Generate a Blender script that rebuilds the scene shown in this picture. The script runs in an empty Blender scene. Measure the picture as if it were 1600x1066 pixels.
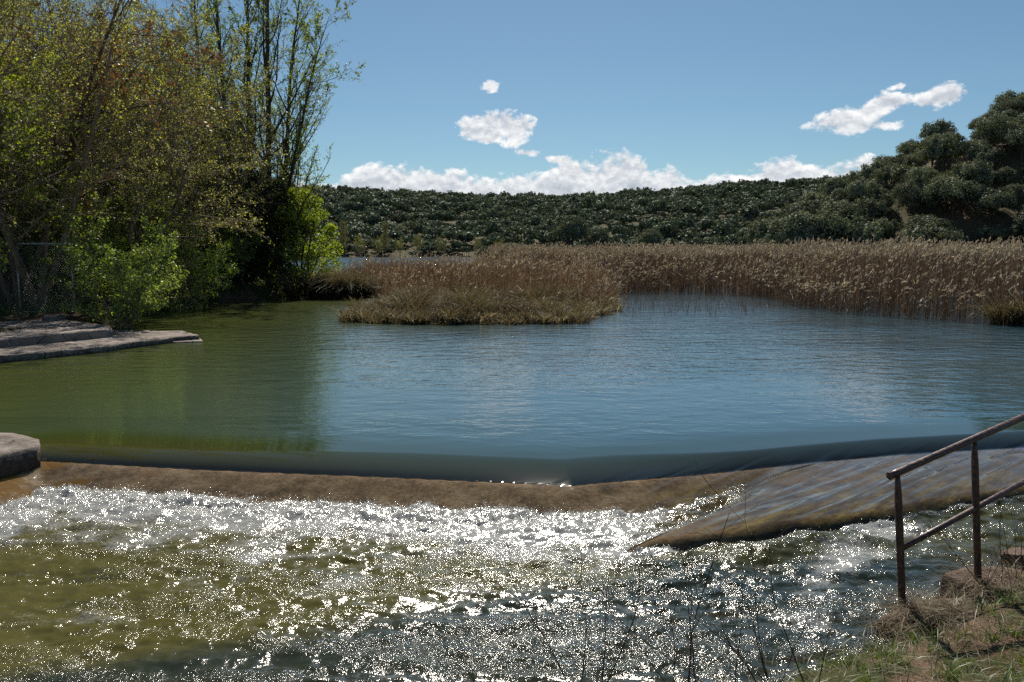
import bpy, math, random
import numpy as np
from mathutils import Vector
R = math.radians
random.seed(7)
col = bpy.context.scene.collection
sc = bpy.context.scene

# ------------------------------------------------------------------ camera
CZ = 2.65; PITCH = R(6.33); F = 1244.0
cam_d = bpy.data.cameras.new('camera'); cam = bpy.data.objects.new('camera', cam_d); col.objects.link(cam)
cam_d.sensor_width = 36; cam_d.lens = 28; cam_d.clip_start = 0.05; cam_d.clip_end = 6000
cam.location = (0, 0, CZ); cam.rotation_euler = (math.pi/2 - PITCH, 0, 0)
sc.camera = cam

# ------------------------------------------------------------------ sky and sun
SUN_EL, SUN_AZ = R(46), R(1)
sc.view_settings.view_transform = 'Standard'; sc.view_settings.look = 'None'
sc.view_settings.gamma = 1; sc.view_settings.exposure = 0.45
sc.cycles.max_bounces = 8; sc.cycles.diffuse_bounces = 3; sc.cycles.glossy_bounces = 3
sc.cycles.transparent_max_bounces = 8; sc.cycles.transmission_bounces = 3; sc.cycles.volume_bounces = 0
sc.cycles.caustics_reflective = False; sc.cycles.caustics_refractive = False
sc.cycles.use_denoising = False; sc.cycles.sample_clamp_indirect = 2.0

def V3(v): return v

class NT:
    """short node writing"""
    def __init__(s, tree): s.t = tree; s.n = tree.nodes; s.l = tree.links
    def new(s, typ, props=None, **inp):
        nd = s.n.new(typ)
        for k, v in (props or {}).items(): setattr(nd, k, v)
        for k, v in inp.items():
            key = int(k[1:]) if k[0] == 'i' and k[1:].isdigit() else k.replace('_', ' ')
            s.set(nd, key, v)
        return nd
    def set(s, nd, key, v):
        sock = nd.inputs[key]
        if isinstance(v, bpy.types.Node): v = v.outputs[0]
        if isinstance(v, bpy.types.NodeSocket): s.l.new(v, sock)
        elif hasattr(sock.default_value, '__len__') and isinstance(v, (tuple, list)):
            n = len(sock.default_value); vv = tuple(v) + (1,)*(n-len(v)) ; sock.default_value = vv[:n]
        else: sock.default_value = v
    def math(s, op, a, b=0.0, c=0.0, clamp=False):
        return s.new('ShaderNodeMath', dict(operation=op, use_clamp=clamp), i0=a, i1=b, i2=c).outputs[0]
    def mixc(s, f, a, b, mode='MIX'):
        nd = s.new('ShaderNodeMix', dict(data_type='RGBA', blend_type=mode)); s.set(nd, 0, f); s.set(nd, 6, a); s.set(nd, 7, b); return nd.outputs[2]
    def ramp(s, f, stops, interp='LINEAR'):
        nd = s.n.new('ShaderNodeValToRGB'); s.set(nd, 0, f); cr = nd.color_ramp; cr.interpolation = interp
        while len(cr.elements) < len(stops): cr.elements.new(0.5)
        for e, (p, c) in zip(cr.elements, stops):
            e.position = p; e.color = (c, c, c, 1) if isinstance(c, (int, float)) else tuple(c)+(1,)
        return nd.outputs[0]
    def noise(s, vec, scale, detail=4, rough=.55, dist=0.0):
        nd = s.new('ShaderNodeTexNoise'); s.set(nd, 'Scale', scale); s.set(nd, 'Detail', detail); s.set(nd, 'Roughness', rough); s.set(nd, 'Distortion', dist)
        if vec is not None: s.set(nd, 'Vector', vec)
        return nd.outputs[0]
    def mapping(s, vec, scale=(1,1,1), loc=(0,0,0), rot=(0,0,0)):
        nd = s.new('ShaderNodeMapping'); s.set(nd, 'Vector', vec); s.set(nd, 'Scale', scale); s.set(nd, 'Location', loc); s.set(nd, 'Rotation', rot); return nd.outputs[0]

def pix_dir(px, py):
    dx = (px-800)/F; dz = -(py-533)/F
    c, s_ = math.cos(PITCH), math.sin(PITCH)
    return np.array([dx, c + s_*dz, -s_ + c*dz])
def P(px, py, z):
    """the ground point at height z seen from the bank in a given direction"""
    d = pix_dir(px, py); k = (z-CZ)/d[2]; return np.array([d[0]*k, d[1]*k, z])
def XY(px, Y, z=1.0):
    return (px-800)/F*(Y*math.cos(PITCH)+(CZ-z)*math.sin(PITCH))

world = bpy.data.worlds.new('World'); sc.world = world; world.use_nodes = True
w = NT(world.node_tree); w.n.clear()
sky = w.new('ShaderNodeTexSky', dict(sky_type='NISHITA', sun_disc=False, sun_elevation=SUN_EL, sun_rotation=SUN_AZ, altitude=900, air_density=1.0, dust_density=0.6, ozone_density=1.6))
geo = w.new('ShaderNodeTexCoord').outputs['Generated']
sep = w.new('ShaderNodeSeparateXYZ', Vector=geo)
az = w.math('ARCTAN2', sep.outputs[0], sep.outputs[1]); el = w.math('ARCSINE', sep.outputs[2])
azd = w.math('MULTIPLY', az, 57.2958); eld = w.math('MULTIPLY', el, 57.2958)
uv = w.new('ShaderNodeCombineXYZ', X=azd, Y=eld).outputs[0]
def cloud_field(off):
    uvo = w.mapping(uv, scale=(1, 1.5, 1), loc=(0, off, 0))
    n1 = w.noise(uvo, 0.42, 8, .58, .25)
    return n1
n_a = cloud_field(0.0); n_b = cloud_field(0.55)
# the bank low over the hills: its top as a curve over azimuth
def ang(px, py):
    d = pix_dir(px, py); return math.degrees(math.atan2(d[0], d[1])), math.degrees(math.asin(d[2]/np.linalg.norm(d)))
bank = [(-400,330),(300,300),(430,285),(520,282),(560,262),(600,255),(650,258),(700,268),(760,276),(830,268),(880,252),(940,243),(990,247),(1040,264),(1100,272),(1150,266),(1200,250),(1230,244),(1262,264),(1310,262),(1360,244),(1400,236),(1480,255),(1650,280),(2000,320)]
fc = w.n.new('ShaderNodeFloatCurve'); cm = fc.mapping.curves[0]
pts = [ang(*b) for b in bank]
A0, A1 = -60.0, 60.0; E1 = 12.0
cm.points[0].location = (0, .1); cm.points[1].location = (1, .1)
for a, e in pts: cm.points.new((a-A0)/(A1-A0), e/E1)
fc.mapping.update()
ua = w.math('DIVIDE', w.math('SUBTRACT', azd, A0), A1-A0, clamp=True)
w.set(fc, 'Value', ua)
top = w.math('MULTIPLY', fc.outputs[0], E1)
dens = w.math('MULTIPLY', w.math('SUBTRACT', top, eld), 0.55)            # >0 inside the bank
dens = w.math('MINIMUM', dens, 1.0)
blobs = [(768,202,62,24),(800,203,36,28),(785,195,40,22),(762,134,16,8),(824,240,18,7),(1325,190,56,17),(1390,160,46,12),(1460,155,44,14),(1385,196,24,8),(1408,134,14,6),(872,250,20,7),(740,207,26,7),(1360,172,32,14)]
for bx, by, bw, bh in blobs:
    a, e = ang(bx, by); k = 57.3/F
    dx = w.math('DIVIDE', w.math('SUBTRACT', azd, a), bw*k); dy = w.math('DIVIDE', w.math('SUBTRACT', eld, e), bh*k)
    r2 = w.math('ADD', w.math('MULTIPLY', dx, dx), w.math('MULTIPLY', dy, dy))
    b = w.math('MULTIPLY', w.math('SUBTRACT', 0.95, w.math('SQRT', r2)), 1.0 if bw > 35 and bx < 900 else .6)
    dens = w.math('MAXIMUM', dens, b)
nn = w.math('MULTIPLY', w.math('SUBTRACT', n_a, 0.5), 2.1)
d2 = w.math('ADD', dens, nn)
nf = w.noise(w.mapping(uv, scale=(1, 1.3, 1)), 1.7, 6, .6, .3)
d2 = w.math('ADD', d2, w.math('MULTIPLY', w.math('SUBTRACT', nf, .5), .7))
alpha = w.math('MULTIPLY', w.math('SUBTRACT', d2, -0.02), 3.6, clamp=True)
alpha = w.math('SMOOTH_MIN', alpha, 0.96, 0.1)
outside = w.math('GREATER_THAN', dens, -0.42)
alpha = w.math('MULTIPLY', alpha, outside)
# relief: brighter where the cloud thins towards the sun above
lit = w.math('ADD', w.math('MULTIPLY', w.math('SUBTRACT', n_a, n_b), 2.4), w.math('MULTIPLY', w.math('SUBTRACT', nf, .5), 1.1))
lit = w.math('ADD', lit, w.math('MULTIPLY', d2, -0.28))
lit = w.math('ADD', lit, 0.72, clamp=True)
ccol = w.ramp(lit, [(0.0, (.40,.44,.50)), (.45, (.60,.63,.68)), (.8, (.86,.87,.88)), (1, (1.0,.99,.97))])
SKY_S = 0.058
skyc = w.new('ShaderNodeVectorMath', dict(operation='MULTIPLY'), i0=sky.outputs[0], i1=(SKY_S*.69, SKY_S*.87, SKY_S*.90)).outputs[0]
CLOUD = 0.78
cl = w.new('ShaderNodeVectorMath', dict(operation='SCALE'), i0=ccol); w.set(cl, 'Scale', CLOUD)
mixed = w.mixc(alpha, skyc, cl.outputs[0])
bg = w.new('ShaderNodeBackground', Color=mixed, Strength=1.0)
wo = w.new('ShaderNodeOutputWorld', Surface=bg)

sd = bpy.data.lights.new('sun', 'SUN'); so = bpy.data.objects.new('sun', sd); col.objects.link(so)
sd.energy = 4.8; sd.angle = R(0.53); sd.color = (1.0, .93, .81)
sdir = Vector((math.sin(SUN_AZ)*math.cos(SUN_EL), math.cos(SUN_AZ)*math.cos(SUN_EL), math.sin(SUN_EL)))
so.rotation_euler = (-sdir).to_track_quat('-Z', 'Y').to_euler(); so.location = (0, 0, 60)

# ------------------------------------------------------------------ helpers
def hsh(ix, iy, seed):
    h = (ix.astype(np.int64)*374761393 + iy.astype(np.int64)*668265263 + seed*982451653) & 0xffffffff
    h = ((h ^ (h >> 13))*1274126177) & 0xffffffff
    return ((h ^ (h >> 16)) & 0xffffff)/float(0xffffff)
def vnoise(x, y, seed=0):
    x = np.asarray(x, float); y = np.asarray(y, float)
    ix = np.floor(x); iy = np.floor(y); fx = x-ix; fy = y-iy
    fx = fx*fx*fx*(fx*(fx*6-15)+10); fy = fy*fy*fy*(fy*(fy*6-15)+10)
    a = hsh(ix, iy, seed); b = hsh(ix+1, iy, seed); c = hsh(ix, iy+1, seed); d = hsh(ix+1, iy+1, seed)
    return (a*(1-fx)+b*fx)*(1-fy) + (c*(1-fx)+d*fx)*fy
def fbm(x, y, o=4, seed=0, g=.5):
    s = 0; a = 1; n = 0
    for i in range(o):
        s = s + a*(vnoise(x, y, seed+i)-.5); n += a; a *= g
        x, y = x*1.9+y*.35+3.1, y*1.9-x*.35+1.7
    return s/n*2
def sstep(a, b, x):
    t = np.clip((x-a)/(b-a), 0, 1); return t*t*(3-2*t)

def mesh(name, verts, faces, mat=None, parent=None, smooth=False, attrs=None, mats=None, midx=None):
    """verts (N,3); faces: (M,k) array or a list of such arrays"""
    me = bpy.data.meshes.new(name)
    if not isinstance(faces, list): faces = [faces]
    faces = [np.asarray(f, np.int32) for f in faces if len(f)]
    verts = np.asarray(verts, np.float32)
    me.vertices.add(len(verts)); me.vertices.foreach_set('co', verts.ravel())
    nl = sum(f.size for f in faces); nf = sum(len(f) for f in faces)
    me.loops.add(nl); me.loops.foreach_set('vertex_index', np.concatenate([f.ravel() for f in faces]))
    tot = np.concatenate([np.full(len(f), f.shape[1], np.int32) for f in faces])
    st = np.concatenate([[0], np.cumsum(tot)[:-1]]).astype(np.int32)
    me.polygons.add(nf); me.polygons.foreach_set('loop_start', st)
    try: me.polygons.foreach_set('loop_total', tot)
    except Exception: pass
    if smooth: me.polygons.foreach_set('use_smooth', np.ones(nf, bool))
    if midx is not None: me.polygons.foreach_set('material_index', np.asarray(midx, np.int32))
    for k, v in (attrs or {}).items():
        a = me.attributes.new(k, 'FLOAT', 'POINT'); a.data.foreach_set('value', np.asarray(v, np.float32))
    me.update(calc_edges=True); me.validate()
    for m in (mats or ([mat] if mat else [])): me.materials.append(m)
    o = bpy.data.objects.new(name, me); col.objects.link(o)
    if parent is not None: o.parent = parent
    return o
def tag(o, label=None, cat=None, group=None, kind=None):
    if label: o['label'] = label
    if cat: o['category'] = cat
    if group: o['group'] = group
    if kind: o['kind'] = kind
    return o
def empty(name, loc, rz=0.0, s=1.0):
    o = bpy.data.objects.new(name, None); col.objects.link(o); o.location = loc; o.rotation_euler = (0, 0, rz); o.scale = (s, s, s)
    o.empty_display_size = .2; return o
def copy_tree(root, loc, rz, s):
    r = root.copy(); col.objects.link(r); r.location = loc; r.rotation_euler = (0, 0, rz); r.scale = s if hasattr(s, '__len__') else (s, s, s)
    for ch in list(root.children):
        c = ch.copy(); col.objects.link(c); c.parent = r
    return r
class Acc:
    """collects vertices and faces"""
    def __init__(s): s.v = []; s.q = []; s.t = []; s.n = 0; s.a = []
    def add(s, v, q=None, t=None, a=None):
        v = np.asarray(v, float).reshape(-1, 3)
        s.v.append(v)
        if q is not None and len(q): s.q.append(np.asarray(q)+s.n)
        if t is not None and len(t): s.t.append(np.asarray(t)+s.n)
        s.a.append(np.zeros(len(v)) if a is None else (np.full(len(v), a) if np.isscalar(a) else np.asarray(a)))
        s.n += len(v)
    def build(s, name, mat, parent=None, smooth=False):
        fs = []
        if s.q: fs.append(np.concatenate(s.q))
        if s.t: fs.append(np.concatenate(s.t))
        return mesh(name, np.concatenate(s.v), fs, mat, parent, smooth, {'v': np.concatenate(s.a)})
def unit(a): return a/np.maximum(np.linalg.norm(a, axis=-1, keepdims=True), 1e-9)
def tubes(P_, R_, sides, acc, a=None):
    """P_ (n,K,3) polylines, R_ (n,K) radii"""
    n, K, _ = P_.shape
    T = np.gradient(P_, axis=1); T = unit(T)
    ref = np.where(np.abs(T[..., 2:3]) > .9, np.array([1., 0, 0]), np.array([0, 0, 1.]))
    U = unit(np.cross(T, ref)); W = np.cross(T, U)
    th = np.arange(sides)*2*math.pi/sides
    ring = P_[:, :, None, :] + R_[:, :, None, None]*(np.cos(th)[None, None, :, None]*U[:, :, None, :] + np.sin(th)[None, None, :, None]*W[:, :, None, :])
    v = ring.reshape(-1, 3)
    b = (np.arange(n)*K*sides)[:, None, None] + (np.arange(K-1)*sides)[None, :, None] + np.arange(sides)[None, None, :]
    b2 = (np.arange(n)*K*sides)[:, None, None] + (np.arange(K-1)*sides)[None, :, None] + ((np.arange(sides)+1) % sides)[None, None, :]
    q = np.stack([b, b2, b2+sides, b+sides], -1).reshape(-1, 4)
    av = np.zeros(len(v)) if a is None else np.repeat(a, K*sides)
    acc.add(v, q, None, av)
def leaves(rng, C, size, acc, aspect=.6, flat=0.0, a=None, sj=.4, outw=None):
    n = len(C)
    d = unit(rng.normal(size=(n, 3)))
    nm = unit(rng.normal(size=(n, 3)) + np.array([0, 0, flat]) + (0 if outw is None else outw))
    s = unit(np.cross(d, nm)); d = unit(np.cross(nm, s))
    L = size*(1-sj+2*sj*rng.random(n))[:, None]
    v = np.stack([C-d*L*.5, C+s*L*aspect*.5, C+d*L*.5, C-s*L*aspect*.5], 1).reshape(-1, 3)
    q = np.arange(n*4).reshape(-1, 4)
    av = np.repeat(rng.random(n) if a is None else a, 4)
    acc.add(v, q, None, av)
def grow(rng, P_, R_, n, t0, t1, ang_, lenf, K, up=0.0, jit=.15, shape=None, rf=.6, tip=.3, angj=.25, wind=None):
    m, KP, _ = P_.shape
    idx = np.repeat(np.arange(m), n)
    t = t0 + (t1-t0)*((np.tile(np.arange(n), m)+rng.random(m*n))/n)
    f = t*(KP-1); i0 = np.minimum(f.astype(int), KP-2); fr = (f-i0)[:, None]
    p = P_[idx, i0]*(1-fr) + P_[idx, i0+1]*fr
    tn = unit(P_[idx, i0+1]-P_[idx, i0])
    r0 = (R_[idx, i0]*(1-fr[:, 0]) + R_[idx, i0+1]*fr[:, 0])
    plen = np.linalg.norm(np.diff(P_, axis=1), axis=2).sum(1)[idx]
    pr = unit(np.cross(tn, rng.normal(size=(m*n, 3))))
    a = ang_ + angj*rng.normal(size=m*n)
    d = np.cos(a)[:, None]*tn + np.sin(a)[:, None]*pr
    L = plen*lenf*(shape(t) if shape else 1.0)*(.65+.7*rng.random(m*n))
    out = np.zeros((m*n, K, 3)); out[:, 0] = p
    for k in range(1, K):
        d = d + jit*rng.normal(size=d.shape) + np.array([0, 0, up])
        if wind is not None: d = d + np.array(wind)
        d = unit(d)
        out[:, k] = out[:, k-1] + d*(L/(K-1))[:, None]
    rr = (r0*rf)[:, None]*np.linspace(1, tip, K)[None]
    return out, rr
def onlines(rng, P_, n, t0=0.1, t1=1.0, spread=0.0):
    m, K, _ = P_.shape
    i = rng.integers(0, m, n); f = (t0+(t1-t0)*rng.random(n))*(K-1); i0 = np.minimum(f.astype(int), K-2); fr = (f-i0)[:, None]
    return P_[i, i0]*(1-fr)+P_[i, i0+1]*fr + spread*rng.normal(size=(n, 3))
def pip(x, y, poly):
    poly = np.asarray(poly, float)[:, :2]; ins = np.zeros(x.shape, bool); dd = np.full(x.shape, 1e18)
    n = len(poly)
    for i in range(n):
        x1, y1 = poly[i]; x2, y2 = poly[(i+1) % n]
        c = ((y1 > y) != (y2 > y)) & (x < (x2-x1)*(y-y1)/((y2-y1) if y2 != y1 else 1e-9)+x1)
        ins ^= c
        ex, ey = x2-x1, y2-y1; t = np.clip(((x-x1)*ex+(y-y1)*ey)/(ex*ex+ey*ey), 0, 1)
        dd = np.minimum(dd, (x-x1-t*ex)**2+(y-y1-t*ey)**2)
    d = np.sqrt(dd); return np.where(ins, d, -d)      # positive inside

# ------------------------------------------------------------------ materials
def mat(name):
    m = bpy.data.materials.new(name); m.use_nodes = True; t = NT(m.node_tree); t.n.clear()
    return m, t
def out(t, sh, disp=None):
    o = t.new('ShaderNodeOutputMaterial', Surface=sh)
def principled(t, color, rough=.8, normal=None, spec=.3, metal=0.0):
    p = t.new('ShaderNodeBsdfPrincipled'); t.set(p, 'Base Color', color); t.set(p, 'Roughness', rough); t.set(p, 'Specular IOR Level', spec); t.set(p, 'Metallic', metal)
    if normal is not None: t.set(p, 'Normal', normal)
    return p
def objc(t): return t.new('ShaderNodeTexCoord').outputs['Object']
def bump(t, h, strength=.5, dist=.02, normal=None):
    b = t.new('ShaderNodeBump'); t.set(b, 'Height', h); t.set(b, 'Strength', strength); t.set(b, 'Distance', dist)
    if normal is not None: t.set(b, 'Normal', normal)
    return b.outputs[0]
def leaf_mat(name, stops, trans=.5, gloss=.08, tint=(1.15, 1.1, .55), vary=(.45, .78)):
    m, t = mat(name)
    v = t.new('ShaderNodeAttribute', dict(attribute_name='v')).outputs['Fac']
    info = t.new('ShaderNodeObjectInfo').outputs['Random']
    c = t.ramp(v, stops)
    hv = t.new('ShaderNodeHueSaturation'); t.set(hv, 'Color', c)
    t.set(hv, 'Value', t.math('ADD', t.math('MULTIPLY', info, vary[0]), vary[1])); t.set(hv, 'Saturation', t.math('ADD', t.math('MULTIPLY', info, .2), .9))
    d = t.new('ShaderNodeBsdfDiffuse', Color=hv)
    tc = t.mixc(1.0, hv.outputs[0], tint, 'MULTIPLY')
    tr = t.new('ShaderNodeBsdfTranslucent', Color=tc)
    mx = t.new('ShaderNodeMixShader', i0=trans, i1=d, i2=tr)
    g = t.new('ShaderNodeBsdfGlossy', Color=(.8, .85, .8), Roughness=.5)
    m2 = t.new('ShaderNodeMixShader', i0=gloss, i1=mx, i2=g)
    out(t, m2); return m
M = {}
M['poplar_leaf'] = leaf_mat('poplar_leaf', [(0, (.11,.16,.02)), (.5, (.18,.25,.03)), (1, (.27,.34,.05))], .66)
M['bud'] = leaf_mat('bud', [(0, (.17,.18,.05)), (.5, (.28,.30,.075)), (1, (.42,.43,.12))], .62)
M['bush_leaf'] = leaf_mat('bush_leaf', [(0, (.13,.20,.02)), (.5, (.21,.31,.035)), (1, (.32,.42,.06))], .65)
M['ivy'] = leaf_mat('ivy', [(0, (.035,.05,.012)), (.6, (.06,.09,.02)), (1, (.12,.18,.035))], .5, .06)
M['lime'] = leaf_mat('lime', [(0, (.12,.17,.02)), (.5, (.20,.26,.03)), (1, (.30,.35,.05))], .65)
M['gold'] = leaf_mat('gold', [(0, (.14,.13,.03)), (.5, (.22,.20,.05)), (1, (.32,.28,.08))], .5)
M['copper'] = leaf_mat('copper', [(0, (.08,.05,.022)), (.5, (.14,.085,.035)), (1, (.22,.14,.06))], .4, tint=(1.2,.9,.6))
M['oak'] = leaf_mat('oak', [(0, (.080,.094,.062)), (.5, (.13,.148,.098)), (1, (.21,.228,.155))], .2, .02, vary=(.75, .70))
M['oak_far'] = leaf_mat('oak_far', [(0, (.070,.092,.062)), (.5, (.115,.142,.092)), (1, (.17,.20,.135))], .15, .03)  # leaf tones raised slightly to stand in for haze over the far hill
M['grass'] = leaf_mat('grass', [(0, (.04,.08,.012)), (.6, (.08,.14,.02)), (1, (.18,.20,.06))], .45)
M['straw'] = leaf_mat('straw', [(0, (.10,.065,.035)), (.5, (.20,.14,.08)), (1, (.36,.28,.18))], .35, .06, (1.1,1,.8))
M['reed_stalk'] = leaf_mat('reed_stalk', [(0, (.045,.030,.021)), (.45, (.095,.066,.046)), (.8, (.17,.13,.09)), (1, (.32,.27,.20))], .35, .03, (1.15,.95,.75))
M['reed_plume'] = leaf_mat('reed_plume', [(0, (.17,.14,.10)), (.5, (.32,.275,.205)), (1, (.52,.46,.36))], .4, .03, (1.1,1,.85))
M['sedge'] = leaf_mat('sedge', [(0, (.05,.036,.022)), (.35, (.11,.08,.048)), (.55, (.085,.082,.042)), (.8, (.16,.125,.07)), (1, (.40,.34,.23))], .45, .03, (1.05,1,.8))

def bark_mat(name, c1, c2, scale=8):
    m, t = mat(name); o = objc(t)
    n = t.noise(t.mapping(o, scale=(1, 1, .25)), scale, 6, .65)
    c = t.ramp(n, [(.3, c1), (.7, c2)])
    out(t, principled(t, c, .9, bump(t, n, .6, .03), .15)); return m
M['bark'] = bark_mat('bark', (.045,.033,.022), (.14,.11,.08))
M['bark_pale'] = bark_mat('bark_pale', (.09,.085,.06), (.24,.22,.17))
M['stem'] = bark_mat('stem', (.035,.02,.015), (.10,.06,.04))
M['twig'] = bark_mat('twig', (.12,.085,.06), (.32,.25,.18))

# concrete / stone
def conc_mat(name, dark, mid, light, moss=None, scale=1.0):
    m, t = mat(name); o = objc(t)
    n = t.noise(o, 1.6*scale, 8, .65); n2 = t.noise(o, 14*scale, 6, .7); n3 = t.noise(o, 90*scale, 3, .6)
    c = t.ramp(t.math('ADD', t.math('MULTIPLY', n, .6), t.math('MULTIPLY', n2, .4)), [(.34, dark), (.5, mid), (.66, light)])
    c = t.mixc(t.math('MULTIPLY', t.ramp(n3, [(.35, 0), (.7, 1)]), .35), c, tuple(k*1.5 for k in mid))
    if moss:
        mk = t.ramp(t.noise(t.mapping(o, scale=(.6, 1.4, 1)), 2.1*scale, 7, .7), [(.5, 0), (.62, 1)])
        c = t.mixc(t.math('MULTIPLY', mk, .75), c, moss)
    vo = t.new('ShaderNodeTexVoronoi', dict(feature='DISTANCE_TO_EDGE')); t.set(vo, 'Vector', t.mapping(o, scale=(1,1,1))); t.set(vo, 'Scale', 1.3*scale)
    dist = t.noise(o, 5, 3)
    cr = t.ramp(t.math('ADD', vo.outputs[0], t.math('MULTIPLY', t.math('SUBTRACT', dist, .5), .12)), [(0, 1), (.018, 0)])
    c = t.mixc(t.math('MULTIPLY', cr, .55), c, tuple(k*.3 for k in dark))
    h = t.math('ADD', t.math('MULTIPLY', n2, 1.0), t.math('MULTIPLY', n3, .5))
    h = t.math('SUBTRACT', h, t.math('MULTIPLY', cr, .6))
    zz_ = t.new('ShaderNodeSeparateXYZ', Vector=t.new('ShaderNodeNewGeometry').outputs['Position']).outputs[2]
    if moss:
        wet = t.ramp(t.math('ADD', t.math('MULTIPLY', zz_, 2.0), t.math('MULTIPLY', t.math('SUBTRACT', n2, .5), .5)), [(.60, 1), (.80, 0)])
        c = t.mixc(t.math('MULTIPLY', wet, .8), c, (.035,.022,.014))
    out(t, principled(t, c, .85, bump(t, h, .9, .03), .25)); return m
M['concrete'] = conc_mat('concrete', (.13,.10,.085), (.24,.20,.175), (.36,.31,.28))
M['old_concrete'] = conc_mat('old_concrete', (.07,.055,.045), (.20,.165,.145), (.38,.33,.30), (.07,.065,.045))
M['stone'] = conc_mat('stone', (.09,.06,.045), (.20,.14,.11), (.34,.27,.23), None, 3.0)
# wet weir concrete with brown film of algae
m, t = mat('weir_concrete'); o = objc(t)
n = t.noise(t.mapping(o, scale=(1, 1.4, 1)), 2.4, 8, .7); n2 = t.noise(o, 22, 6, .75); n3 = t.noise(o, 120, 3, .6)
c = t.ramp(t.math('ADD', t.math('MULTIPLY', n, .6), t.math('MULTIPLY', n2, .4)), [(.39, (.065,.040,.027)), (.5, (.185,.118,.080)), (.61, (.32,.225,.16))])
pos = t.new('ShaderNodeSeparateXYZ', Vector=o)
yel = t.math('MULTIPLY', t.ramp(t.math('ADD', pos.outputs[0], t.math('MULTIPLY', n, 1.2)), [(0, 0), (1, 1)]), 1.0)
gx = t.new('ShaderNodeMapRange', Value=pos.outputs[0]); t.set(gx, 1, 1.2); t.set(gx, 2, 2.6)
yc = t.ramp(t.noise(t.mapping(t.mapping(o, rot=(0, 0, R(-39))), scale=(.3, 1, 1)), 7, 7, .7), [(.40, (.025,.016,.009)), (.5, (.15,.10,.04)), (.62, (.42,.31,.11))])
lipd = t.new('ShaderNodeMapRange', Value=pos.outputs[2]); t.set(lipd, 1, .15); t.set(lipd, 2, .07)
c = t.mixc(t.math('MULTIPLY', gx.outputs[0], t.math('MULTIPLY', lipd.outputs[0], t.ramp(n, [(.3, .6), (.6, 1)]))), c, yc)
gl = t.new('ShaderNodeMapRange', Value=pos.outputs[0]); t.set(gl, 1, -3.9); t.set(gl, 2, -4.6)
mk = t.ramp(t.noise(t.mapping(o, scale=(.6, 2, 1), loc=(3,1,0)), 1.6, 5, .6), [(.5, 0), (.58, 1)])
c = t.mixc(t.math('MULTIPLY', gl.outputs[0], mk), c, (.17,.08,.015))
c = t.mixc(t.math('MULTIPLY', gx.outputs[0], .45), c, (.02,.014,.010))
sp = t.ramp(n3, [(.66, 0), (.76, 1)])
c = t.mixc(t.math('MULTIPLY', sp, .25), c, (.38,.33,.26))
out(t, principled(t, c, .9, bump(t, t.math('ADD', n2, t.math('MULTIPLY', n3, .4)), .8, .012), .05)); M['weir'] = m
# rusty brown painted steel
m, t = mat('rusty_paint'); o = objc(t)
n = t.noise(o, 26, 7, .7); n2 = t.noise(t.mapping(o, scale=(1,1,.3)), 70, 4, .7); ns = t.noise(t.mapping(o, scale=(1, 1, 3)), 30, 3, .5)
c = t.ramp(n, [(.35, (.030,.018,.016)), (.5, (.06,.032,.026)), (.62, (.15,.06,.035)), (.75, (.26,.13,.07))])
c = t.mixc(t.ramp(n2, [(.60, 0), (.68, .8)]), c, (.34,.27,.22))
out(t, principled(t, c, t.ramp(n, [(.35, .28), (.65, .6)]), bump(t, t.math('ADD', n, t.math('MULTIPLY', ns, .5)), .5, .003), .5)); M['rust'] = m
m, t = mat('galvanised'); o = objc(t); n = t.noise(o, 12, 5)
out(t, principled(t, t.ramp(n, [(.35, (.22,.22,.21)), (.65, (.45,.44,.42))]), .5, None, .5, .3)); M['galv'] = m
m, t = mat('brick'); o = objc(t)
br = t.new('ShaderNodeTexBrick'); t.set(br, 'Vector', t.mapping(o, scale=(1,1,1), rot=(R(90),0,0))); t.set(br, 'Scale', 5); t.set(br, 'Color1', (.28,.11,.07)); t.set(br, 'Color2', (.20,.08,.05)); t.set(br, 'Mortar', (.22,.19,.16))
out(t, principled(t, br.outputs[0], .9)); M['brick'] = m

# ground: earth, dry grass, pale dust, reddish soil on the hill
m, t = mat('ground_soil'); o = objc(t)
n = t.noise(o, .09, 6, .6); n2 = t.noise(o, 2.5, 7, .7); n3 = t.noise(o, 40, 4, .7)
c = t.ramp(t.math('ADD', t.math('MULTIPLY', n2, .6), t.math('MULTIPLY', n3, .4)), [(.35, (.05,.032,.022)), (.5, (.12,.078,.052)), (.65, (.22,.155,.11))])
hz_ = t.new('ShaderNodeAttribute', dict(attribute_name='hill')).outputs['Fac']
hc = t.ramp(t.math('ADD', t.math('MULTIPLY', n, .5), t.math('MULTIPLY', n2, .5)), [(.35, (.055,.055,.03)), (.52, (.085,.08,.045)), (.64, (.17,.11,.065))])
hc = t.mixc(t.new('ShaderNodeAttribute', dict(attribute_name='red')).outputs['Fac'], hc, t.ramp(n2, [(.4, (.16,.08,.05)), (.6, (.34,.19,.12))]))
c = t.mixc(hz_, c, hc)
gr = t.ramp(t.noise(o, 1.1, 6, .65), [(.47, 0), (.56, .8)])
c = t.mixc(t.math('MULTIPLY', gr, t.math('SUBTRACT', 1.0, hz_)), c, (.045,.065,.018))
out(t, principled(t, c, .95, bump(t, t.math('ADD', n2, n3), .8, .04), .1)); M['soil'] = m

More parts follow.
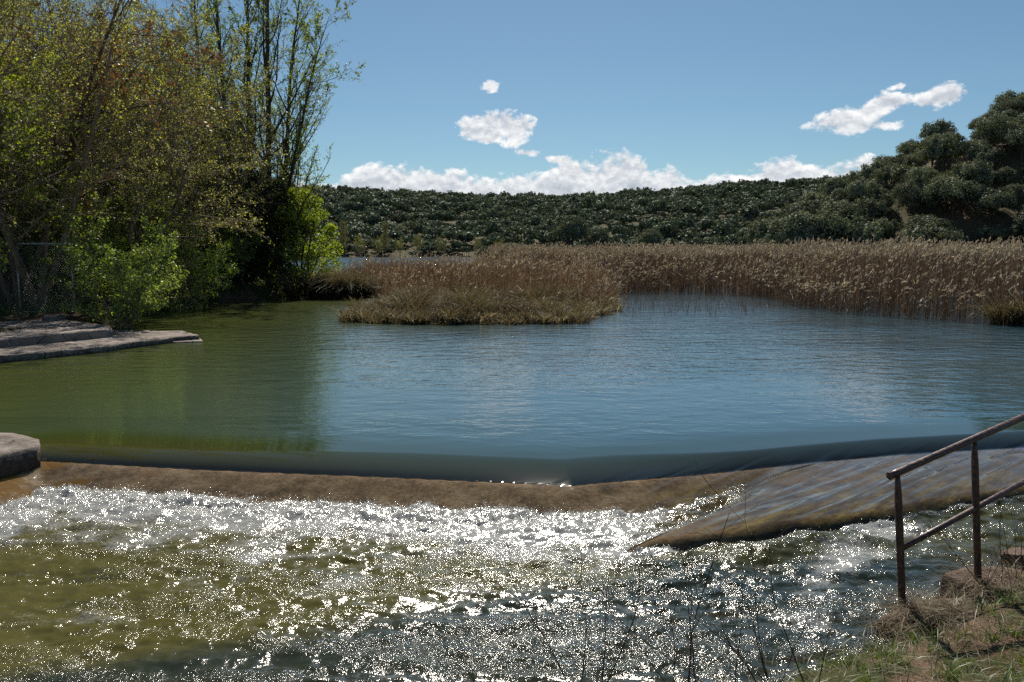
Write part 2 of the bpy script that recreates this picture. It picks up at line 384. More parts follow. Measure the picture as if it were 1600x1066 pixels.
# water
def water_mat(name, near):
    m, t = mat(name); o = objc(t)
    dep = t.new('ShaderNodeAttribute', dict(attribute_name='depth')).outputs['Fac']
    foam = t.new('ShaderNodeAttribute', dict(attribute_name='foam')).outputs['Fac']
    rough_w = t.new('ShaderNodeAttribute', dict(attribute_name='chop')).outputs['Fac']
    # ripples: heights in metres
    a = t.noise(t.mapping(o, scale=(.55, 1.0, 1), rot=(0, 0, R(8))), 2.6, 3, .5, .3)
    b = t.noise(t.mapping(o, scale=(.7, 1.0, 1), rot=(0, 0, R(-14))), 8.5, 2, .5, .2)
    c_ = t.noise(t.mapping(o, scale=(.8, 1.0, 1)), 30.0, 2, .5)
    h = t.math('ADD', t.math('MULTIPLY', a, .055), t.math('ADD', t.math('MULTIPLY', b, .014), t.math('MULTIPLY', c_, .0016)))
    patch = t.ramp(t.noise(t.mapping(o, scale=(.25, .5, 1)), .35, 3, .6), [(.35, .35), (.65, 1.0)])
    calm = t.math('MULTIPLY', t.math('MULTIPLY', h, patch), rough_w)
    if near:
        f1 = t.noise(t.mapping(o, scale=(.9, 1, 1)), 27, 3, .5, .4); f2 = t.noise(o, 95, 2, .5)
        ch = t.new('ShaderNodeAttribute', dict(attribute_name='rapid')).outputs['Fac']
        calm = t.math('ADD', calm, t.math('MULTIPLY', ch, t.math('ADD', t.math('MULTIPLY', f1, .0170), t.math('MULTIPLY', f2, .0022))))
        fl = t.noise(t.mapping(t.mapping(o, rot=(0, 0, R(-39))), scale=(.10, 1, 1)), 4.5, 1.5, .5, .8)
        film = t.new('ShaderNodeAttribute', dict(attribute_name='film')).outputs['Fac']
        calm = t.math('ADD', calm, t.math('MULTIPLY', film, t.math('MULTIPLY', fl, .055)))
    nrm = bump(t, calm, 1.0, 1.0)
    murkn = t.noise(t.mapping(o, scale=(.5, .5, 1)), .8, 4, .55)
    if near:
        hue = t.new('ShaderNodeAttribute', dict(attribute_name='hue')).outputs['Fac']
        mc = t.mixc(hue, (.010,.020,.018), (.085,.078,.016)); mc = t.mixc(t.new('ShaderNodeAttribute', dict(attribute_name='pool')).outputs['Fac'], mc, t.mixc(hue, t.mixc(t.new('ShaderNodeAttribute', dict(attribute_name='deep')).outputs['Fac'], (.007,.022,.012), (.024,.060,.082)), (.054,.066,.010)))  # pool part: sky reflection put into the blue, olive murk kept by the trees
    else:
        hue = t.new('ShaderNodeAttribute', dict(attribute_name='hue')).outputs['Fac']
        mc = t.mixc(hue, (.024,.062,.090), (.062,.074,.012))  # olive is murk under tree reflections; blue is sky reflection put into colour
    body = t.new('ShaderNodeBsdfDiffuse', Color=mc)
    tr = t.new('ShaderNodeBsdfTransparent', Color=(.93,.95,.88))
    murk = t.math('SUBTRACT', 1.0, t.math('EXPONENT', t.math('MULTIPLY', dep, -4.2)))
    under = t.new('ShaderNodeMixShader', i0=murk, i1=tr, i2=body)
    gl = t.new('ShaderNodeBsdfGlossy', Color=(1, 1, 1), Roughness=(t.math('ADD', .055, t.math('MULTIPLY', t.new('ShaderNodeAttribute', dict(attribute_name='turb')).outputs['Fac'], .08)) if near else .08), Normal=nrm)
    gi = t.new('ShaderNodeNewGeometry').outputs['Incoming']
    cosv = t.math('ABSOLUTE', t.new('ShaderNodeVectorMath', dict(operation='DOT_PRODUCT'), i0=gi, i1=nrm).outputs['Value'])
    fr = t.math('ADD', .02, t.math('MULTIPLY', .98, t.math('POWER', t.math('SUBTRACT', 1.0, cosv, clamp=True), 5.0)))
    sh = t.new('ShaderNodeMixShader', i0=fr, i1=under, i2=gl)
    if near:
        fn = t.noise(o, 46, 6, .7, .3)
        ff = t.math('MULTIPLY', t.math('SUBTRACT', t.math('ADD', foam, t.math('MULTIPLY', fn, .9)), .95), 3.2, clamp=True)
        fb = bump(t, t.noise(o, 42, 5, .7), 1.0, .05)
        fd = t.new('ShaderNodeBsdfDiffuse', Color=(.88,.90,.88), Normal=fb); ft = t.new('ShaderNodeBsdfTranslucent', Color=(.88,.90,.86), Normal=fb)
        fm = t.new('ShaderNodeMixShader', i0=.5, i1=fd, i2=ft); fm = t.new('ShaderNodeMixShader', i0=.12, i1=fm, i2=gl)
        sh = t.new('ShaderNodeMixShader', i0=t.math('MULTIPLY', ff, .85), i1=sh, i2=fm)
    out(t, sh); return m
M['lake'] = water_mat('lake_water', False); M['rapid'] = water_mat('rapid_water', True)

# ------------------------------------------------------------------ the river: weir crest, shelf, toe
LAKE_Z = 0.30
crest_px = [(-80,762),(0,738),(65,718),(300,731),(600,743),(895,757),(930,753),(1100,739),(1290,719),(1400,709),(1600,697)]
crest = np.array([P(x, y, .205)[:2] for x, y in crest_px])
crest = np.vstack([[-9.5, crest[0,1]-.5], crest, [8.4, crest[-1,1]+.5], [12.0, crest[-1,1]+1.3]])
def crest_s(x, y):
    """distance downstream of the crest (negative upstream)"""
    cy = np.interp(x, crest[:, 0], crest[:, 1]); dd = np.full(x.shape, 1e9)
    for (x1, y1), (x2, y2) in zip(crest[:-1], crest[1:]):
        ex, ey = x2-x1, y2-y1; t_ = np.clip(((x-x1)*ex+(y-y1)*ey)/(ex*ex+ey*ey), 0, 1)
        dd = np.minimum(dd, (x-x1-t_*ex)**2+(y-y1-t_*ey)**2)
    return np.where(y < cy, 1, -1)*np.sqrt(dd)
shelf = [P(1240,735,.18)[:2], P(1165,783,.09)[:2], P(1090,815,.06)[:2], P(985,852,.05)[:2], P(1040,852,.05)[:2], P(1150,838,.05)[:2], P(1270,822,.05)[:2], P(1395,803,.05)[:2], P(1500,785,.05)[:2], P(1600,770,.05)[:2], np.array([8.5, 7.6]), np.array([12., 8.2]), np.array([12., 11.]), np.array([8.4, 10.5]), P(1600,690,.2)[:2], P(1400,700,.2)[:2]]
def bed(x, y):
    s = crest_s(x, y)
    lip = .172 + 0*x
    ap = lip - .33*np.maximum(s, 0) - .10*np.maximum(s-.1, 0)
    dsh = pip(x, y, shelf) + .035*fbm(x*2.2, y*2.2, 3, 9)
    k = sstep(-.30, .08, dsh)
    shf = lip - .070*np.maximum(s, 0)+.006*fbm(x*1.0, y*1.6, 2, 21)
    low = -.42 - .12*fbm(x*.7, y*.7, 3, 12)
    b = np.maximum(ap, low)
    b = b*(1-k) + np.maximum(shf, b)*k
    up_ = .172 - .9*np.maximum(-s-.05, 0)
    return np.where(s < 0, np.maximum(up_, -.9), b), s, k, dsh

# near water surface
xs = np.arange(-9.0, 9.6, .021); ys = np.arange(1.2, 11.3, .021)
GX, GY = np.meshgrid(xs, ys)
ZB, S, KSH, DSH = bed(GX, GY)
film_t = .022 + .003*fbm(GX*3+GY*2, GY*.9-GX*.6, 3, 31)
bw_ = .66-.28*sstep(1.0, 3.0, GX)-.24*sstep(-1, -4, GX)
e = np.clip((S+bw_)/bw_, 0, 1)
ease = e**1.4
fu = (GX*math.cos(R(39))+GY*math.sin(R(39))); fv = (-GX*math.sin(R(39))+GY*math.cos(R(39)))
film_t = film_t + sstep(.0, .25, DSH)*(.010 + .022*fbm(fu*.45, fv*2.8, 3, 201))
ra, rb = P(1300, 716, .2)[:2], P(1120, 790, .05)[:2]; ex, ey = rb-ra; tt = np.clip(((GX-ra[0])*ex+(GY-ra[1])*ey)/(ex*ex+ey*ey), 0, 1)
rd = np.sqrt((GX-ra[0]-tt*ex)**2+(GY-ra[1]-tt*ey)**2); film_t = film_t + .028*np.exp(-(rd/.12)**2)*sstep(0, .25, tt)
w_f = sstep(0, .40, S)
film = np.where(S < 0, LAKE_Z - (LAKE_Z-.172-.022)*ease, ZB + .022*(1-w_f) + film_t*w_f)
# lower water: swell, chop, a boil along the toe
toe_d = np.where(KSH < .5, S-.60, -DSH)             # metres past the toe
toe_d = np.maximum(toe_d, -0.2)
near_toe = np.exp(-np.maximum(toe_d, 0)/.55)
rip = .030*fbm(GX*1.1+.4*GY, GY*2.6, 3, 41) + .052*fbm(GX*3.3, GY*5.5, 4, 51, .6)*(.45+.9*np.exp(-np.maximum(toe_d, 0)/1.6)) + .016*fbm(GX*9, GY*13, 3, 61)
boil = near_toe*sstep(-.16, .02, toe_d)*(.030 + .045*np.abs(fbm(GX*6.5, GY*7, 4, 71, .6)) + .045*np.abs(fbm(GX*17, GY*19, 3, 81)))
left_k = sstep(1.9, .9, GX)
low = rip + boil*(.30+.70*left_k)*np.where(KSH<.5, 1, .5)
# a standing wave below the shelf and the foam plume running off its right part
sw = .07*np.exp(-((-DSH-.32)/.17)**2)*sstep(1.6, 2.3, GX)*sstep(3.6, 2.9, GX)
low = low + sw
ZW = np.maximum(film, low)
d_ = film-low; k_ = .02
ZW = np.where(np.abs(d_) < k_, ZW + (k_-np.abs(d_))**2/(4*k_), ZW)
ZW = np.where(S < -1.5, LAKE_Z, ZW)
lower = sstep(-.005, .02, low-film)*(S > 0)
depth = np.maximum(ZW-ZB, .004)
pl_a = P(1375, 822, 0)[:2]; pl_b = P(1235, 965, 0)[:2]
ex, ey = pl_b-pl_a; tt = np.clip(((GX-pl_a[0])*ex+(GY-pl_a[1])*ey)/(ex*ex+ey*ey), 0, 1)
pd = np.sqrt((GX-pl_a[0]-tt*ex)**2+(GY-pl_a[1]-tt*ey)**2)
fn_ = fbm(GX*2.2, GY*4.0, 4, 91)
foam = lower*( 1.2*np.exp(-np.maximum(toe_d, 0)/.55)*(.25+.75*left_k) + .62*np.exp(-np.maximum(toe_d, 0)/1.9)*left_k + .80*np.exp(-(pd/.36)**2)*(1-.4*tt) + .48*fn_ + .05 )
foam += lower*.35*np.exp(-((GX-5.2)/1.0)**2)*np.exp(-np.maximum(toe_d, 0)/.5)
foam = np.clip(foam, 0, 1.25)
# olive where it is shallow on the left, dark and deep at the bottom and the middle
bx0 = P(330, 985, 0); 
edge = GY - np.interp(GX, [-4.5, -2.9, -1.4, -.2, 1.0, 3.5], [4.2, 4.75, 5.35, 5.9, 6.4, 6.8])
hue = sstep(-.25, .25, edge + .35*fbm(GX*.8, GY*1.2, 3, 101))
hue = .12+.80*hue
hue = hue*(1-.35*sstep(1.0, 2.5, GX)*(S > 0))
hue = np.where(S < 0, .10+.85*sstep(3.0, -11., GX), hue)  # upstream: painted split between tree-side olive and reflected-sky blue
rapid = lower*(1+.5*sstep(1.0, -4.0, GX))*(.20+1.05*sstep(-.22, .30, fbm(GX*.8+.35*GY, GY*2.6, 4, 111, .62)) + .55*np.exp(-np.maximum(toe_d, 0)/1.3))
filma = (sstep(-.35, .3, S)*(1-lower)*sstep(.2, 1.6, GX))
chop = np.where(S < 0, .5*sstep(-.6, -1.9, S)+.02, .06+.9*sstep(-5.0, -5.7, GX))
ny, nx = GX.shape
ii = np.arange(ny*nx).reshape(ny, nx)
q = np.stack([ii[:-1, :-1], ii[:-1, 1:], ii[1:, 1:], ii[1:, :-1]], -1).reshape(-1, 4)
wn = mesh('river_water', np.stack([GX, GY, ZW], -1).reshape(-1, 3), q, M['rapid'], smooth=True,
          attrs=dict(depth=depth.ravel(), foam=foam.ravel(), hue=hue.ravel(), rapid=rapid.ravel(), film=filma.ravel(), chop=chop.ravel(), pool=sstep(-.15, -.9, S).ravel(), turb=lower.ravel(), deep=sstep(-.7, -1.5, S).ravel()))  # deep fades the painted sky blue out towards the crest
tag(wn, 'fast shallow water running over the weir and away in foam and glitter', None, None, 'structure')

# spray: droplets and froth lumps thrown up along the toe, one loose mass
rng = np.random.default_rng(5)
acc = Acc()
n = 190000
fx = rng.uniform(-8, 6.5, n); fy = rng.uniform(6.3, 9.6, n)
xi = np.clip(((fx-xs[0])/.021).astype(int), 0, nx-1); yi = np.clip(((fy-ys[0])/.021).astype(int), 0, ny-1)
prob = lower[yi, xi]*((.8*np.exp(-np.maximum(toe_d[yi, xi]-.02, 0)/.15)+.35*np.exp(-np.maximum(toe_d[yi, xi], 0)/.8)*(fbm(fx*2.2, fy*4.5, 4, 7) > .02))*(.08+.92*left_k[yi, xi])*(.4+.6*(fbm(fx*4, fy*1, 3, 7)+.5)) + .30*np.exp(-(pd[yi, xi]/.28)**2))
kp = rng.random(n) < prob
fx, fy = fx[kp], fy[kp]; fz = ZW[yi[kp], xi[kp]]
near_ = np.exp(-np.maximum(toe_d[yi[kp], xi[kp]], 0)/.25); hh = rng.exponential(.022, len(fx))*near_; hh = np.minimum(hh, .15)
C = np.stack([fx, fy, fz+hh-.004], -1)
sz = (.0035+.008*rng.random(len(fx))**2*np.exp(-hh/.05))*(.7+.4*near_)
th = rng.random((len(fx), 1, 1))*6.28
octv = np.array([[1,0,0],[0,1,0],[-1,0,0],[0,-1,0],[0,0,1],[0,0,-1.]])
vv = C[:, None, :] + octv[None]*sz[:, None, None]*(.6+.8*rng.random((len(fx), 6, 1)))
tf = np.array([[0,1,4],[1,2,4],[2,3,4],[3,0,4],[1,0,5],[2,1,5],[3,2,5],[0,3,5]])
T_ = (np.arange(len(fx))*6)[:, None, None]+tf[None]
m, t = mat('froth'); dd_ = t.new('ShaderNodeBsdfDiffuse', Color=(.9,.91,.9)); tl = t.new('ShaderNodeBsdfTranslucent', Color=(.9,.91,.88)); gg = t.new('ShaderNodeBsdfGlossy', Roughness=.1)
out(t, t.new('ShaderNodeMixShader', i0=.18, i1=t.new('ShaderNodeMixShader', i0=.5, i1=dd_, i2=tl), i2=gg)); M['froth'] = m
fo = mesh('foam', vv.reshape(-1, 3), T_.reshape(-1, 3), M['froth'])
tag(fo, 'white froth and droplets thrown up along the foot of the weir', None, None, 'stuff')

# the weir itself
xs2 = np.arange(-9.0, 9.6, .06); ys2 = np.arange(5.0, 10.6, .04)
BX, BY = np.meshgrid(xs2, ys2); B0, S2, K2, D2 = bed(BX, BY)
i2 = np.arange(BX.size).reshape(BX.shape)
q = np.stack([i2[:-1, :-1], i2[:-1, 1:], i2[1:, 1:], i2[1:, :-1]], -1).reshape(-1, 4)
sel = (S2.ravel()[q].min(1) > -.25)
q = q[sel]; us, inv = np.unique(q, return_inverse=True); q = inv.reshape(-1, 4)
wv = np.stack([BX, BY, B0], -1).reshape(-1, 3)[us]
we = mesh('weir', wv, q, M['weir'], smooth=True)
tag(we, 'low brown wet concrete weir bent in a shallow V across the river', 'weir')

# lake: one sheet beyond the near water, finer near
def grid(xs, ys):
    X, Y = np.meshgrid(xs, ys); i = np.arange(X.size).reshape(X.shape)
    return X, Y, np.stack([i[:-1, :-1], i[:-1, 1:], i[1:, 1:], i[1:, :-1]], -1).reshape(-1, 4)
lx = np.concatenate([np.linspace(-320, -30, 30)[:-1], np.linspace(-30, 30, 61), np.linspace(30, 320, 30)[1:]])
ly = np.concatenate([[ys[-1]], np.linspace(12, 60, 97), np.linspace(61, 560, 100)])
X, Y, q = grid(lx, ly)
tree_side = np.interp(Y, [10, 20, 40, 60], [-2.6, -4.0, -8.5, -14])
hue = .10 + .85*sstep(3.0, -11., X-.18*(10-Y)*0)*sstep(90, 50, Y)  # olive-to-blue split painted in where tree reflections give way to sky
chp = .5+1.0*sstep(11, 26, Y) + 2.2*sstep(60, 110, Y)
lk = mesh('lake', np.stack([X, Y, np.full(X.shape, LAKE_Z)], -1).reshape(-1, 3), q, M['lake'], smooth=True,
          attrs=dict(depth=np.full(X.size, 1.4), foam=np.zeros(X.size), hue=hue.ravel(), chop=chp.ravel()))
tag(lk, 'rippled blue lake water turning olive green below the trees', None, None, 'structure')

# ------------------------------------------------------------------ ground
lake_poly = [(8.6, 9.6), (14, 13), (21, 18), (26, 24), (36, 45), (50, 85), (36, 120), (44, 160), (110, 300), (150, 400), (60, 440), (-60, 425), (-160, 430), (-200, 330), (-95, 240), (-42, 130), (-17.5, 62), (-12.3, 50), (-11.2, 44), (-12.6, 41.5), (-15.5, 38.5), (-16.8, 34), (-13.5, 27), (-12.0, 23), (-11.5, 17), (-13, 12), (-10.5, 9.8), (-9.2, 9.3), (-8.8, 5), (-9, -12), (-3.5, -12), (-1.6, -3), (0.0, 1.4), *[tuple(P(a, b, .03)[:2]) for a, b in ((1060,1180),(1180,1080),(1270,1035),(1350,1010),(1400,985),(1440,965),(1530,925),(1600,905),(1750,870))], (8.8, 8.6)]
hill_r = [(38,120),(62,102),(90,92),(140,76),(260,60),(420,260),(300,420),(200,330),(112,250),(72,200),(46,150)]
far_base = lambda x: 432 + 14*np.sin(x/60.) + .00045*(x-40)**2
def ridge(x):
    # angle of the far ridge line seen from the bank, per azimuth
    pxs = np.array([-800, 300, 510, 600, 700, 850, 950, 1050, 1150, 1290, 1400, 1700, 2400]); ysr = np.array([300, 302, 310, 313, 319, 324, 321, 313, 304, 297, 285, 270, 270])
    return pxs, ysr
def height(x, y):
    d = pip(x, y, lake_poly)
    nz = fbm(x*.35, y*.35, 4, 3)*.25
    n1 = fbm(x*2.1, y*2.1, 4, 13)*.05
    z_in = LAKE_Z - .25 - np.minimum(d*.5, .9)
    z_out = LAKE_Z + .03 + .35*sstep(0, 1.2, -d) + .5*sstep(1, 12, -d)
    z_out = np.where(y < 9.0, .02 + .20*sstep(0, .5, -d) + .75*sstep(.4, 4.0, -d) , z_out)
    z_in = np.where(y < 9.6, -.18-np.minimum(d*.8, .5), z_in)
    z = np.where(d > 0, z_in, z_out + np.where(y < 9, n1*1.3+nz*.12, nz+n1)*sstep(0, 1.0, -d))
    # the left bank climbs behind the trees
    z = z + 9*sstep(16, 60, -x-.10*y)*sstep(8, 30, y)*(d < 0)*sstep(400, 120, y)
    # right hill
    dh = pip(x, y, hill_r)
    hr = .73*np.maximum(dh+1.5*fbm(x*.06, y*.06, 3, 8)*3, 0); hr = 58*(1-np.exp(-hr/58))
    z = np.where(d < 0, z+hr, z)
    # far hill
    yb = far_base(x); px = 800 + F*x/np.maximum(y, 1); pa, pr_ = ridge(x)
    rr = np.interp(px, pa, pr_); el_ = (395-rr)/F
    yt = 760.0
    ztop = el_*yt + CZ
    tt_ = np.clip((y-yb)/(yt-yb), 0, 1)
    hf = ztop*(1-(1-tt_)**1.35)*(1-.9*sstep(yt, yt+400, y)) + 5*fbm(x*.012, y*.012, 4, 17)*sstep(0, .3, tt_)*(1-.8*sstep(.75, 1, tt_))
    z = np.where((y > yb-25) & (d < 0), np.maximum(z, hf+.3), z)
    return z
gx = np.concatenate([-np.geomspace(1400, 32, 50), np.linspace(-31, -12, 40), np.linspace(-11.8, 0, 60), np.linspace(.12, 9, 90), np.linspace(9.3, 40, 60), np.geomspace(41, 1400, 90)])
gy = np.concatenate([np.linspace(-14, 0, 20), np.linspace(.15, 9, 80), np.linspace(9.3, 60, 110), np.geomspace(61, 1500, 150)])
X, Y, q = grid(gx, gy); Z = height(X, Y)
hillm = np.clip(sstep(90, 130, Y) + sstep(30, 60, X), 0, 1)
rpx = 800+F*X/np.maximum(Y, 1); rpy = 395-F*(Z-CZ)/np.maximum(Y, 1)
ground_red = np.exp(-((X-.563*Y)/3.2)**2)*sstep(105, 118, Y)*sstep(165, 150, Y)
g = mesh('ground', np.stack([X, Y, Z], -1).reshape(-1, 3), q, M['soil'], smooth=True, attrs=dict(hill=hillm.ravel(), red=ground_red.ravel()))
tag(g, 'earth bank, lake bed and scrubby hills', None, None, 'structure')
def hz(x, y): return float(height(np.array([float(x)]), np.array([float(y)]))[0])

# ------------------------------------------------------------------ prisms (concrete slabs)
def slab(name, poly, z0, z1, material, parent=None, step=.25, rough=.02, seed=1, bev=.03):
    """a cast slab with slightly worn edges: outline resampled, side rows, fan top"""
    poly = np.asarray(poly, float); pts = []
    for i in range(len(poly)):
        a, b = poly[i], poly[(i+1) % len(poly)]; n_ = max(1, int(np.linalg.norm(b-a)/step))
        for k in range(n_): pts.append(a+(b-a)*k/n_)
    pts = np.array(pts); c = pts.mean(0); n_ = len(pts)
    rows = []
    dirn = unit(pts-c); rin = min(.25, .35*float(np.linalg.norm(pts-c, axis=1).min()))
    for k, (z, ins) in enumerate([(z0, 0), (z0*.5+z1*.5, .0), (z1-bev, 0.), (z1, bev), (z1, bev+rin)]):
        j = rough*(fbm(pts[:, 0]*4+k*3.3, pts[:, 1]*4, 3, seed+k))
        jz = rough*.6*fbm(pts[:, 0]*3, pts[:, 1]*3+k, 3, seed+9) if k > 1 else 0
        rows.append(np.column_stack([pts - dirn*(ins+j)[:, None] if np.ndim(j) else pts, np.full(n_, z)+jz]))
    v = np.vstack(rows+[np.array([[c[0], c[1], z1]])])
    q = []
    for r_ in range(len(rows)-1):
        for i in range(n_):
            j = (i+1) % n_; q.append([r_*n_+i, r_*n_+j, (r_+1)*n_+j, (r_+1)*n_+i])
    tt = [[(len(rows)-1)*n_+i, (len(rows)-1)*n_+(i+1) % n_, len(rows)*n_] for i in range(n_)]
    return mesh(name, v, [np.array(q), np.array(tt)], material, parent)

root = empty('platform', (0, 0, 0))
tag(root, 'two-stepped grey concrete platform jutting into the pool on the left bank', 'platform')
lowp = [P(-260,590,.45)[:2], P(0,557,.45)[:2], P(160,541,.45)[:2], P(276,526,.45)[:2], P(313,524,.45)[:2], P(288,517,.45)[:2], P(190,516,.45)[:2], P(90,506,.45)[:2]-[4,-1], [-26, 24], [-26, 14.]]
slab('lower_step', lowp, -.6, .45, M['old_concrete'], root, rough=.05, seed=3)
upp = [P(-260,552,.66)[:2], P(0,530,.66)[:2], P(176,514,.66)[:2], P(172,509,.66)[:2], P(100,499,.66)[:2], P(90,496,.66)[:2]-[1,-1], [-25, 27], [-25, 15.5]]
slab('upper_step', upp, .44, .66, M['concrete'], root, rough=.03, seed=6)
slab('landing_step', [P(270,535,.33)[:2], P(318,533,.33)[:2], P(312,527,.33)[:2], P(270,525,.33)[:2]], -.4, .34, M['concrete'], root, rough=.03, seed=8)
slab('curb', [P(68,500,.68)[:2], P(104,500,.68)[:2], P(100,495,.68)[:2], P(70,495,.68)[:2]], .5, .76, M['old_concrete'], root, rough=.03, seed=9, bev=.02)

ab = slab('abutment', [P(62,697,.40)[:2], P(60,686,.40)[:2], P(25,679,.40)[:2], [-7.4, 9.9], [-10.5, 10.4], [-10.5, 8.6], P(-60,728,.40)[:2]], .0, .41, M['old_concrete'], None, step=.12, rough=.028, seed=12, bev=.02)
tag(ab, 'worn grey concrete abutment block at the left end of the weir', 'abutment')

# chain-link fence on the platform
fr = empty('fence', (0, 0, 0)); tag(fr, 'grey pipe-framed chain-link fence standing behind the concrete platform', 'fence')
FY = 25.2; fz0 = .62; fz1 = P(75, 380, 0)[2]
def at(px, py, Yd):
    d = pix_dir(px, py); k = Yd/d[1]; return np.array([d[0]*k, Yd, CZ+d[2]*k])
ftop = at(75, 381, FY)[2]
def one_tube(name, pts_, rad, mt, parent, sides=10, smooth=True):
    a_ = Acc(); P1 = np.array([pts_], float); r1 = np.full((1, len(pts_)), rad) if np.isscalar(rad) else np.array([rad])
    tubes(P1, r1, sides, a_)
    K = len(pts_); base = np.arange(sides)
    a_.v.append(P1[0, [0, -1]]); a_.a.append(np.zeros(2)); c0 = a_.n; a_.n += 2
    a_.t.append(np.stack([np.full(sides, c0), (base+1) % sides, base], -1))
    a_.t.append(np.stack([np.full(sides, c0+1), (K-1)*sides+base, (K-1)*sides+(base+1) % sides], -1))
    return a_.build(name, mt, parent, smooth)
for px in (-60, 30, 115):
    x = XY(px, FY, 1.5); one_tube('post', [(x, FY, .5), (x, FY, ftop)], .03, M['galv'], fr)
one_tube('top_rail', [(XY(-250, FY, 2), FY, ftop), (XY(115, FY, 2), FY, ftop)], .028, M['galv'], fr)
one_tube('bottom_rail', [(XY(-250, FY, 1), FY, .78), (XY(115, FY, 1), FY, .78)], .02, M['galv'], fr)
a_ = Acc(); x0, x1 = XY(-250, FY, 2), XY(115, FY, 2); Hh = ftop-.78; st = .09
pl = []
for k in np.arange(x0-Hh, x1, st):
    for sg in (1, -1):
        pa = [k, .78] if sg > 0 else [k, ftop]; pb = [k+Hh, ftop] if sg > 0 else [k+Hh, .78]
        t0_ = max(0, (x0-pa[0])/Hh); t1_ = min(1, (x1-pa[0])/Hh)
        if t1_ > t0_: pl.append([[pa[0]+Hh*t0_, FY, pa[1]+(pb[1]-pa[1])*t0_], [pa[0]+Hh*t1_, FY, pa[1]+(pb[1]-pa[1])*t1_]])
pl = np.array(pl); tubes(pl, np.full(pl.shape[:2], .0025), 3, a_); a_.build('mesh_panel', M['galv'], fr)

# ------------------------------------------------------------------ railing
p1 = P(1412, 950, .13); p2 = P(1530, 902, .21)
t1 = at(1402, 741, p1[1]); t2 = at(1522, 688, p2[1])
dv = (p2-p1); dv[2] = 0
rl = empty('railing', (p1[0], p1[1], 0)); tag(rl, 'rusty brown steel handrail standing on stone slabs at the water edge', 'railing')
o0 = np.array([p1[0], p1[1], 0])
p3 = p2 + dv*1.55 + np.array([0, 0, .25]); t3 = t2 + (t2-t1)*1.55
def loc(p): return tuple(np.array(p)-o0)
for b_, t_ in ((p1, t1), (p2, t2), (p3, t3)):
    b_ = b_ - np.array([0, 0, .12]); t_ = np.array([b_[0]+(t_[0]-b_[0])*1.0, b_[1], t_[2]])
    ks = np.array([0, .25, .5, .75, .86, .93, 1.0]); rad = np.array([.026, .026, .026, .026, .025, .021, .017])
    one_tube('post', [loc(b_+(t_-b_)*k) for k in ks], list(rad), M['rust'], rl, 16)
te = t1 - (t2-t1)*.10; te2 = t3
one_tube('top_rail', [loc(te+(t1-te)*.02+(0, 0, .012)), loc(t1+(0, 0, .012)), loc((t1+t2)/2+(0, 0, .012)), loc(t2+(0, 0, .012)), loc(t3+(0, 0, .012))], .026, M['rust'], rl, 20)
one_tube('end_cap', [loc(te+(0,0,.012)), loc(te+(t1-te)*.06+(0, 0, .012))], .0285, M['rust'], rl, 20)
m1 = at(1410, 856, p1[1]); m2 = at(1526, 793, p2[1]); m3 = m2+(m2-m1)*1.55
one_tube('middle_rail', [loc(m1), loc((m1+m2)/2), loc(m2), loc(m3)], .021, M['rust'], rl, 16)

# stone slabs and rocks
def rock(name, c, sx, sy, sz_, rz, seed, material, n_=26, flat=.55):
    u_ = np.linspace(0, 2*math.pi, n_, endpoint=False); v_ = np.linspace(-math.pi/2, math.pi/2, 14)
    U_, V_ = np.meshgrid(u_, v_)
    sp = lambda a, e: np.sign(a)*np.abs(a)**e
    x = sp(np.cos(V_), flat)*sp(np.cos(U_), .75); y = sp(np.cos(V_), flat)*sp(np.sin(U_), .75); z = sp(np.sin(V_), .6)
    nn_ = 1+.28*fbm(x*1.7+seed, y*1.7+z*1.3, 4, seed)+.10*fbm(x*6+seed, y*6+z*5, 3, seed+4)
    x, y, z = x*sx*nn_, y*sy*nn_, z*sz_*(1+.3*fbm(x*2, y*2+seed, 3, seed+2))
    v = np.stack([x*math.cos(rz)-y*math.sin(rz), x*math.sin(rz)+y*math.cos(rz), z], -1).reshape(-1, 3)
    i = np.arange(14*n_).reshape(14, n_); j = np.roll(i, -1, 1)
    q_ = np.stack([i[:-1], j[:-1], j[1:], i[1:]], -1).reshape(-1, 4)
    o_ = mesh(name, v, q_, material, None, True); o_.location = c; return o_
s1 = slab('stone_slab', [P(1366,972,.1)[:2], P(1385,958,.1)[:2], P(1450,940,.1)[:2], P(1520,934,.1)[:2], P(1522,950,.1)[:2], P(1440,968,.1)[:2]], -.1, .115, M['stone'], step=.05, rough=.05, seed=3, bev=.012)
tag(s1, 'flat pinkish stone slab under the nearer railing post, its tip in the water', 'stone', 'stone slabs under the railing')
s2 = slab('stone_slab', [P(1468,905,.16)[:2], P(1500,893,.16)[:2], P(1600,893,.16)[:2], P(1680,893,.16)[:2], P(1680,925,.16)[:2], P(1600,925,.16)[:2], P(1520,918,.16)[:2]], -.1, .19, M['stone'], step=.05, rough=.05, seed=8, bev=.015)
tag(s2, 'thick pinkish stone slab under the farther railing post', 'stone', 'stone slabs under the railing')
s3 = rock('rock', tuple(P(1690, 880, .2)), .4, .28, .14, R(40), 14, M['stone']); tag(s3, 'rounded reddish rock on the bank to the right of the railing', 'rock')
s4 = rock('rock', tuple(P(1592, 868, .02)), .16, .09, .05, R(20), 17, M['stone']); tag(s4, 'small wet reddish rock in the shallows behind the railing', 'rock')
bk = slab('brick_block', [at(297, 405, 39.)[:2]+[-.35, 0], at(297, 405, 39.)[:2]+[.35, 0], at(297, 405, 39.)[:2]+[.35, .5], at(297, 405, 39.)[:2]+[-.35, .5]], .8, 2.5, M['brick'], rough=.02)
tag(bk, 'small red brick block half hidden under the trees on the left bank', 'brick block')

